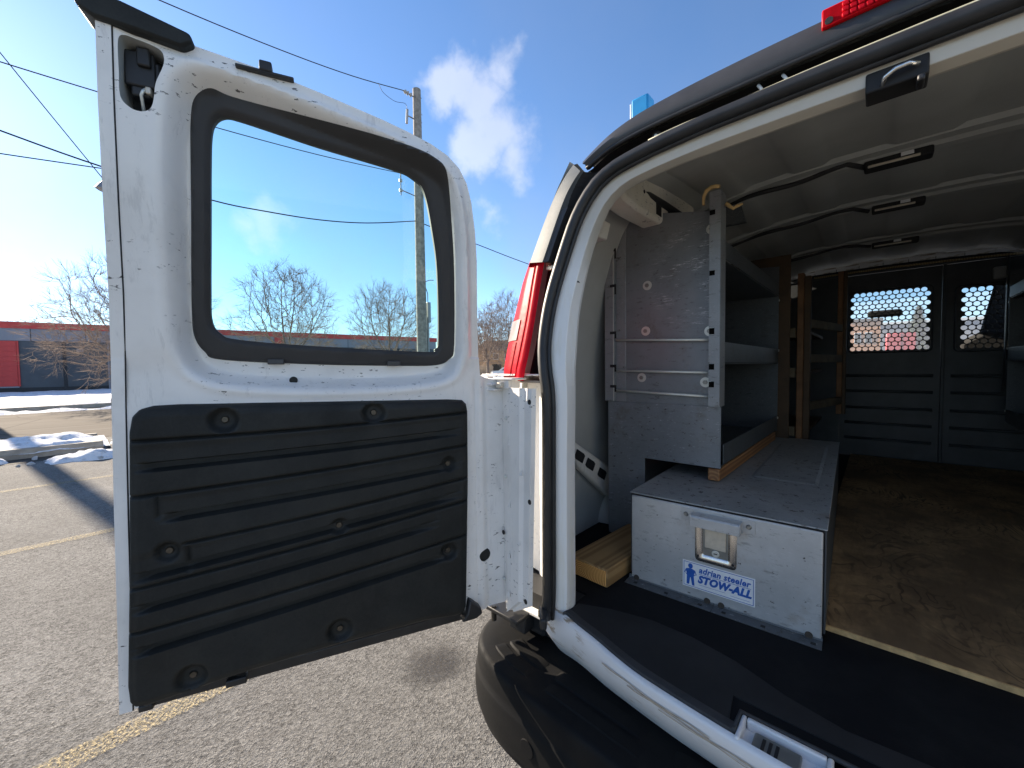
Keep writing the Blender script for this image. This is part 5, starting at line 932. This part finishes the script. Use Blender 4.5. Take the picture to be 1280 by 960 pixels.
for t in (-14.6, -8.2, 2.9, 8.3, 14.6, 21, 27.4): bbox_(t, t + .16, .0, .06, -.05, 3.615).obj('wall_joint', M['bjoint'], bd_)
for t in (-9.5, 5.2, 11.2, 24.0):
    MB().tube([tuple(BP + BE * t + BN * .09 + Vector((0, 0, z))) for z in (.1, 3.55)], .055, 8).obj('downpipe', M['bband'], bd_)
for t in (3.6, 6.8, 10.1): bbox_(t, t + .34, .0, .16, 2.9, 3.12).obj('wall_lamp', M['bband'], bd_)
bbox_(-21.95, 31.95, .0, .03, .0, .45).obj('plinth', M['bjoint'], bd_)
dg_ = bbox_(-2.6, .85, .0, .02, .55, 3.6).obj('loading_door', M['bred'], bd_)
for k in range(9): bbox_(-2.55, .80, .02, .05, .58 + k * .333, .58 + k * .333 + .31).obj('door_slat', M['bred'], dg_)
bbox_(-2.6, .85, .021, .10, .46, .55).obj('door_sill', M['bband'], bd_); bbox_(.85, .91, .0, .07, .55, 3.6).obj('door_frame', M['bred'], bd_); bbox_(-2.66, -2.6, .0, .07, .55, 3.6).obj('door_frame', M['bred'], bd_)
bbox_(15.9, 16.7, .06, .14, .2, 4.4).obj('red_pier', M['bred'], bd_); bbox_(16.75, 21.2, .06, .12, 1.9, 2.5).obj('red_band', M['bred'], bd_); bbox_(11.5, 15.8, .06, .10, 1.5, 3.6).obj('pale_panel', M['bband'], bd_); bbox_(16.75, 18.4, .06, .1, 2.55, 3.6).obj('pale_panel', M['bband'], bd_)
bbox_(18.9, 19.5, .06, .25, 2.5, 3.2).obj('wall_lamp', M['signwhite'], bd_)
# house, fence and parked car down the street
hx, hy, _ = dirn(622, 74); hs_ = empty('brick_house', (hx, hy, 0), 'small tan brick house behind the bare trees down the street', 'house')
def hb(name, a0, a1, b0, b1, z0, z1, mat, par=None): 
    V = [at(a, b, z) for z in (z0, z1) for b in (b0, b1) for a in (a0, a1)]; return MB().add(V, [(0, 2, 3, 1), (4, 5, 7, 6), (0, 1, 5, 4), (2, 6, 7, 3), (0, 4, 6, 2), (1, 3, 7, 5)]).obj(name, mat, par or hs_)
wl = hb('wall', -6.2, 1.2, 74, 80, 0, 4.6, M['brick'])
MB().add([at(-6.6, 73.6, 4.55), at(1.6, 73.6, 4.55), at(1.6, 80.4, 4.55), at(-6.6, 80.4, 4.55), at(-5.0, 77, 6.6), at(0, 77, 6.6)], [(0, 1, 5, 4), (1, 2, 5), (2, 3, 4, 5), (3, 0, 4), (0, 3, 2, 1)]).obj('roof', M['roof'], hs_)
for a, z0, z1, w in ((-3.4, 2.9, 4.1, 1.0), (-1.3, 2.7, 3.9, 1.0), (-5.2, 2.6, 3.9, .9)): f = hb('window', a, a + w, 73.9, 74.05, z0, z1, M['signwhite']); hb('pane', a + .1, a + w - .1, 73.86, 73.9, z0 + .1, z1 - .1, M['carglass'], f)
hb('door', -3.6, -1.9, 73.9, 74.02, .1, 2.1, M['carglass'])
fx_, fy_, _ = dirn(607, 62); fn = empty('picket_fence', (fx_, fy_, 0), 'pale wooden fence below the bare trees down the street', 'fence')
for k in range(34): a = -8.6 + k * .17; hb('picket', a, a + .13, 62, 62.03, .15, 1.75 + .05 * (k % 3), M['fence'], fn)
for z in (.5, 1.4): hb('rail', -8.6, -2.8, 62.04, 62.1, z, z + .1, M['fence'], fn)
snowfield('snow_strip', -50, -38, 36, 52, .4, .3, 19, 1.2, .0, .0)
def small_car(base, rot, mat, label, cat='car'):
    c = empty('parked_car', base, label, cat, None, rot); w = WM[c.name]
    pr = [(-2.1, .45), (-2.15, .85), (-1.9, .98), (-1.05, 1.02), (-.45, 1.45), (.85, 1.47), (1.6, 1.02), (2.05, .95), (2.15, .7), (2.1, .40)]
    b = MB().prism(pr, lambda x, z: (x, -.85, z), lambda x, z: (x, .85, z)); mesh_obj('body', b.V, b.F, mat, c, w, bevel=.06)
    for s in (-1, 1):
        g = MB().prism([(-.85, 1.03), (-.38, 1.38), (.20, 1.40), (.20, 1.03)], lambda x, z: (x, s * .852, z), lambda x, z: (x, s * .858, z)); mesh_obj('side_window', g.V, g.F, M['carglass'], c, w)
        g = MB().prism([(.27, 1.03), (.27, 1.40), (.80, 1.40), (1.40, 1.03)], lambda x, z: (x, s * .852, z), lambda x, z: (x, s * .858, z)); mesh_obj('side_window', g.V, g.F, M['carglass'], c, w)
        for x in (-1.35, 1.35):
            q = MB().disc((x, s * .88, .33), (0, -s, 0), .33, .2, 20); wh = mesh_obj('wheel', q.V, q.F, M['tyre'], c, w); q = MB().disc((x, s * .885, .33), (0, s, 0), .2, .005, 14); mesh_obj('rim', q.V, q.F, M['silvercar'], wh, w)
        q = MB().box(-2.17, -2.12, s * .62 - .15, s * .62 + .15, .68, .82); mesh_obj('headlight', q.V, q.F, M['signwhite'], c, w)
    return c
small_car(dirn(634, 56), .9, M['silvercar'], 'silver car parked by the fence beside the red tail lamp')
tk = empty('delivery_truck', (1.2, 42, 0), 'red box truck seen through the left perforated partition window', 'truck')
MB().box(.45, 2.0, 40, 45, .9, 3.50).obj('cargo_box', M['redcar'], tk, bevel=.05); MB().prism([(45.1, .7), (45.1, 2.7), (46.2, 2.7), (46.9, 1.8), (47.0, .7)], lambda y, z: (.5, y, z), lambda y, z: (1.95, y, z)).obj('cab', M['redcar'], tk, bevel=.05); MB().box(.55, 1.9, 40.05, 46.8, .55, .88).obj('chassis', M['dark'], tk)
for x in (.5, 1.75):
    for y in (41.2, 46): w_ = MB().disc((x, y, .45), (1, 0, 0), .45, .25, 20).obj('wheel', M['tyre'], tk); MB().disc((x - .005, y, .45), (-1, 0, 0), .25, .005, 14).obj('rim', M['silvercar'], w_)
for x in (.65, 1.8): MB().box(x - .1, x + .1, 39.96, 40, 1.0, 1.2).obj('tail_light', M['signred'], tk)
MB().box(1.215, 1.235, 39.98, 40, 1.0, 3.5).obj('door_seam', M['dark'], tk)
# buildings seen through the windscreen
e_ = empty('brick_building', (-1.0, 60, 0), 'orange brick building seen through the left perforated partition window', 'building')
MB().box(-2.4, 0.2, 60, 66, -.05, 6.0).obj('wall', M['brick2'], e_); MB().box(-2.6, .4, 59.8, 66.2, 6.0, 6.3).obj('roof', M['roof'], e_)
for x in (-2.0, -1.1): w_ = MB().box(x, x + .6, 59.95, 60.02, 3.6, 4.8).obj('window', M['signwhite'], e_); MB().box(x + .06, x + .54, 59.92, 59.95, 3.66, 4.74).obj('pane', M['carglass'], w_)
e_ = empty('white_building', (6, 70, 0), 'low pale building beyond the windscreen behind the red car', 'building')
MB().box(-9, 26, 70, 78, -.05, 6.2).obj('wall', M['bband'], e_); MB().box(-9.2, 26.2, 69.8, 78.2, 6.2, 6.5).obj('roof', M['signwhite'], e_)
ev = empty('evergreen_tree', (2.6, 50, 0), 'dark evergreen seen through the upper right of the left partition window', 'tree'); MB().tube([(2.6, 50, 0), (2.6, 50, 6.2)], [.2, .03], 8).obj('trunk', M['bark'], ev)
nb_ = MB(); rr = random.Random(3)
for k in range(2200): z = .9 + 5.4 * rr.random() ** 1.3; R_ = (6.5 - z) * .30 * rr.uniform(.4, 1.05); a = rr.uniform(0, 6.283); c = Vector((2.6 + R_ * math.cos(a), 50 + R_ * math.sin(a), z)); d = Vector((math.cos(a), math.sin(a), -.35)) * .3; s2 = Vector((-math.sin(a), math.cos(a), 0)) * .09; nb_.add([tuple(c - d * .4 - s2), tuple(c - d * .4 + s2), tuple(c + d)], [(0, 1, 2)])
nb_.obj('crown', M['green'], ev)
# utility poles, brackets and wires along the kerb
def pole(name, x, y, h, label, r=.165): 
    p = empty(name, (x, y, 0), label, 'utility pole', 'timber utility poles along the kerb'); MB().tube([(x, y, -.1), (x, y, h * .5), (x, y, h)], [r, r * .86, r * .70], 16).obj('pole', M['polewood'], p, smooth=50); return p
px_, py_ = -10.0, 7.12
p1 = pole('utility_pole', px_, py_, 9.42, 'weathered timber utility pole behind the right side of the door window')
MB().tube([(px_, py_ - .10, 9.17), (px_, py_ - .46, 9.18)], .016, 6).obj('insulator_rod', M['steel'], p1)
for y in (-.20, -.30, -.38): MB().disc((px_, py_ + y, 9.178), (0, -1, 0), .06, .045, 10, .03).obj('insulator', M['porcelain'], p1)
MB().tube([(px_, py_ - .36, 8.32), (px_, py_ - .33, 8.72)], .035, 8).obj('cutout_fuse', M['porcelain'], p1); MB().tube([(px_, py_ - .1, 8.55), (px_, py_ - .34, 8.55)], .018, 6).obj('fuse_bracket', M['steel'], p1)
for z in (6.98, 6.40): MB().tube([(px_, py_ - .12, z - .03), (px_, py_ - .60, z)], .014, 6).obj('rack_arm', M['steel'], p1)
MB().tube([(px_, py_ - .60, 6.25), (px_, py_ - .60, 7.05)], .018, 6).obj('spool_rack', M['steel'], p1)
for z in (6.35, 6.62, 6.9): MB().disc((px_, py_ - .60, z), (0, 0, 1), .045, .07, 10).obj('spool', M['porcelain'], p1)
MB().tube([(px_, py_ + .10, 6.6), (px_, py_ + .28, 6.62), (px_, py_ + .28, 6.2)], .018, 6).obj('bracket', M['steel'], p1)
MB().tube([(px_ + .02, py_ + .14, 3.95), (px_ + .02, py_ + .30, 4.02), (px_ + .02, py_ + .45, 4.04)], .012, 6).obj('conduit_arm', M['cable'], p1); MB().tube([(px_ + .05, py_ + .19, .2), (px_ + .05, py_ + .19, 2.9)], .035, 8).obj('conduit', M['steel'], p1); MB().box(px_ + .0, px_ + .10, py_ + .17, py_ + .27, 2.75, 3.35).obj('meter_box', M['steel'], p1, bevel=.01)
MB().tube([(px_ + .05, py_ + .2, 3.3), (px_ + .05, py_ + .2, 3.6), (px_ + .04, py_ + .13, 3.8)], .012, 6).obj('service_cable', M['cable'], p1)
for z, y in ((8.78, .13), (8.55, .12), (9.25, .12)): MB().tube([(px_, py_ - .12, z), (px_, py_ + y + .05, z + .01)], .008, 5).obj('step_bolt', M['steel'], p1)
p2 = pole('utility_pole', -24.0, -2.35, 9.0, 'timber utility pole on the far side of the road just left of the picture', .19)
pole('utility_pole', -10.12, -14.0, 9.3, 'timber utility pole holding the wires beyond the left edge of the picture', .165)
p3 = empty('street_lamp', (-10.0, 1.02, 0), 'street lamp whose head peeks out left of the open door', 'street lamp')
MB().tube([(-10, 1.02, 0), (-10, 1.02, 4.9)], [.07, .05], 12).obj('lamp_post', M['steel'], p3, smooth=50); MB().tube([(-10, 1.02, 4.75), (-10, .80, 4.72), (-10, .60, 4.66)], .022, 8).obj('lamp_arm', M['tan'], p3, smooth='full'); MB().tube([(-10, .62, 4.70), (-10, .60, 4.60), (-10, .58, 4.53)], [.05, .10, .12], 12).obj('lamp_head', M['steel'], p3, smooth=40)
def wire(P, r, label): return tag(MB().tube(smoothline(P, 5), r, 5).obj('overhead_wire', M['cable'], smooth='full'), label, 'wire', 'overhead wires between the poles')
wire([(-10, -14, 8.75), (-10, -9, 8.2), (-10, -4.5, 8.0), (-10, -1.2, 8.07), (-10, 1.45, 8.27), (-10, 3.49, 8.52), (-10, 5.16, 8.81), (-10, 6.66, 9.18)], .011, 'highest overhead wire running to the top of the utility pole')
wire([(-10, -14, 7.1), (-10, -9, 6.5), (-10, -4.5, 6.18), (-10, -1.2, 6.11), (-10, -.48, 6.13), (-10, .58, 6.19), (-10, 2.24, 6.30), (-10, 4.3, 6.52), (-10, 6.5, 6.85)], .010, 'middle overhead wire crossing the top of the door window')
wire([(-10, -14, 6.6), (-10, -9, 6.25), (-10, -4.5, 5.75), (-10, -1.2, 5.22), (-10, -.52, 5.09), (-10, .59, 4.93), (-10, 2.12, 4.82), (-10, 3.05, 4.86), (-10, 4.25, 4.98), (-10, 5.49, 5.22), (-10, 7.0, 5.66)], .014, 'lowest thick sagging cable crossing the door window')
wire([(-10, 7.15, 5.66), (-10, 7.56, 5.62), (-10, 9.53, 5.5), (-10, 12.05, 5.34), (-10, 18, 5.1), (-10, 40, 5.3)], .014, 'cable running on from the pole to behind the tail lamp')
wire([(-10, -14, 5.6), (-10, -8, 4.85), (-10, -4, 4.64), (-10, -1.2, 4.66), (-10, -.54, 4.74), (-10, .62, 4.91)], .010, 'thin short wire reaching the street lamp from the left')
wire([(-10, -1.62, 8.04), (-10, -1.2, 7.4), (-10, -.48, 6.28), (-10, .58, 4.72)], .008, 'steep thin wire slanting down to the street lamp')
wire([(-10, 5.9, 9.0), (-10, 6.05, 8.82), (-10, 6.4, 8.76), (-10, 6.72, 8.85), (-10, 6.78, 8.72)], .006, 'thin looped jumper wire beside the pole top')
# sign peeking out beyond the door edge
sg = empty('street_sign', at(-15.95, 16.4, 0), 'white and red street sign just showing beyond the left door edge', 'sign')
sx_, sy_, _ = at(-15.95, 16.4); MB().tube([(sx_ - .1, sy_, 0), (sx_ - .1, sy_, 3.95)], .03, 8).obj('post', M['steel'], sg)
hbv = lambda a0, a1, z0, z1, d: [at(-15.95 + a, 16.4 + d, z) for a, z in ((a0, z0), (a1, z0), (a1, z1), (a0, z1))]
sgp = MB(); sgp.add(hbv(-.16, .30, 3.15, 3.93, -.05) + hbv(-.16, .30, 3.15, 3.93, -.03), [(0, 1, 2, 3), (7, 6, 5, 4), (0, 4, 5, 1), (1, 5, 6, 2), (2, 6, 7, 3), (3, 7, 4, 0)]); sp_ = sgp.obj('sign_plate', M['signwhite'], sg)
MB().add(hbv(-.12, .26, 3.18, 3.32, -.054), [(0, 1, 2, 3)]).obj('sign_bar', M['signred'], sg)
rg = MB(); rr1 = [(.07 + .17 * math.cos(t), 3.68 + .17 * math.sin(t)) for t in np.linspace(0, 6.283, 25)[:-1]]; rr2 = [(.07 + .13 * math.cos(t), 3.68 + .13 * math.sin(t)) for t in np.linspace(0, 6.283, 25)[:-1]]
rg.loft([[at(-15.95 + a, 16.4 - .054, z) for a, z in rr1], [at(-15.95 + a, 16.4 - .054, z) for a, z in rr2]], closed=True); rg.obj('sign_ring', M['signred'], sg)
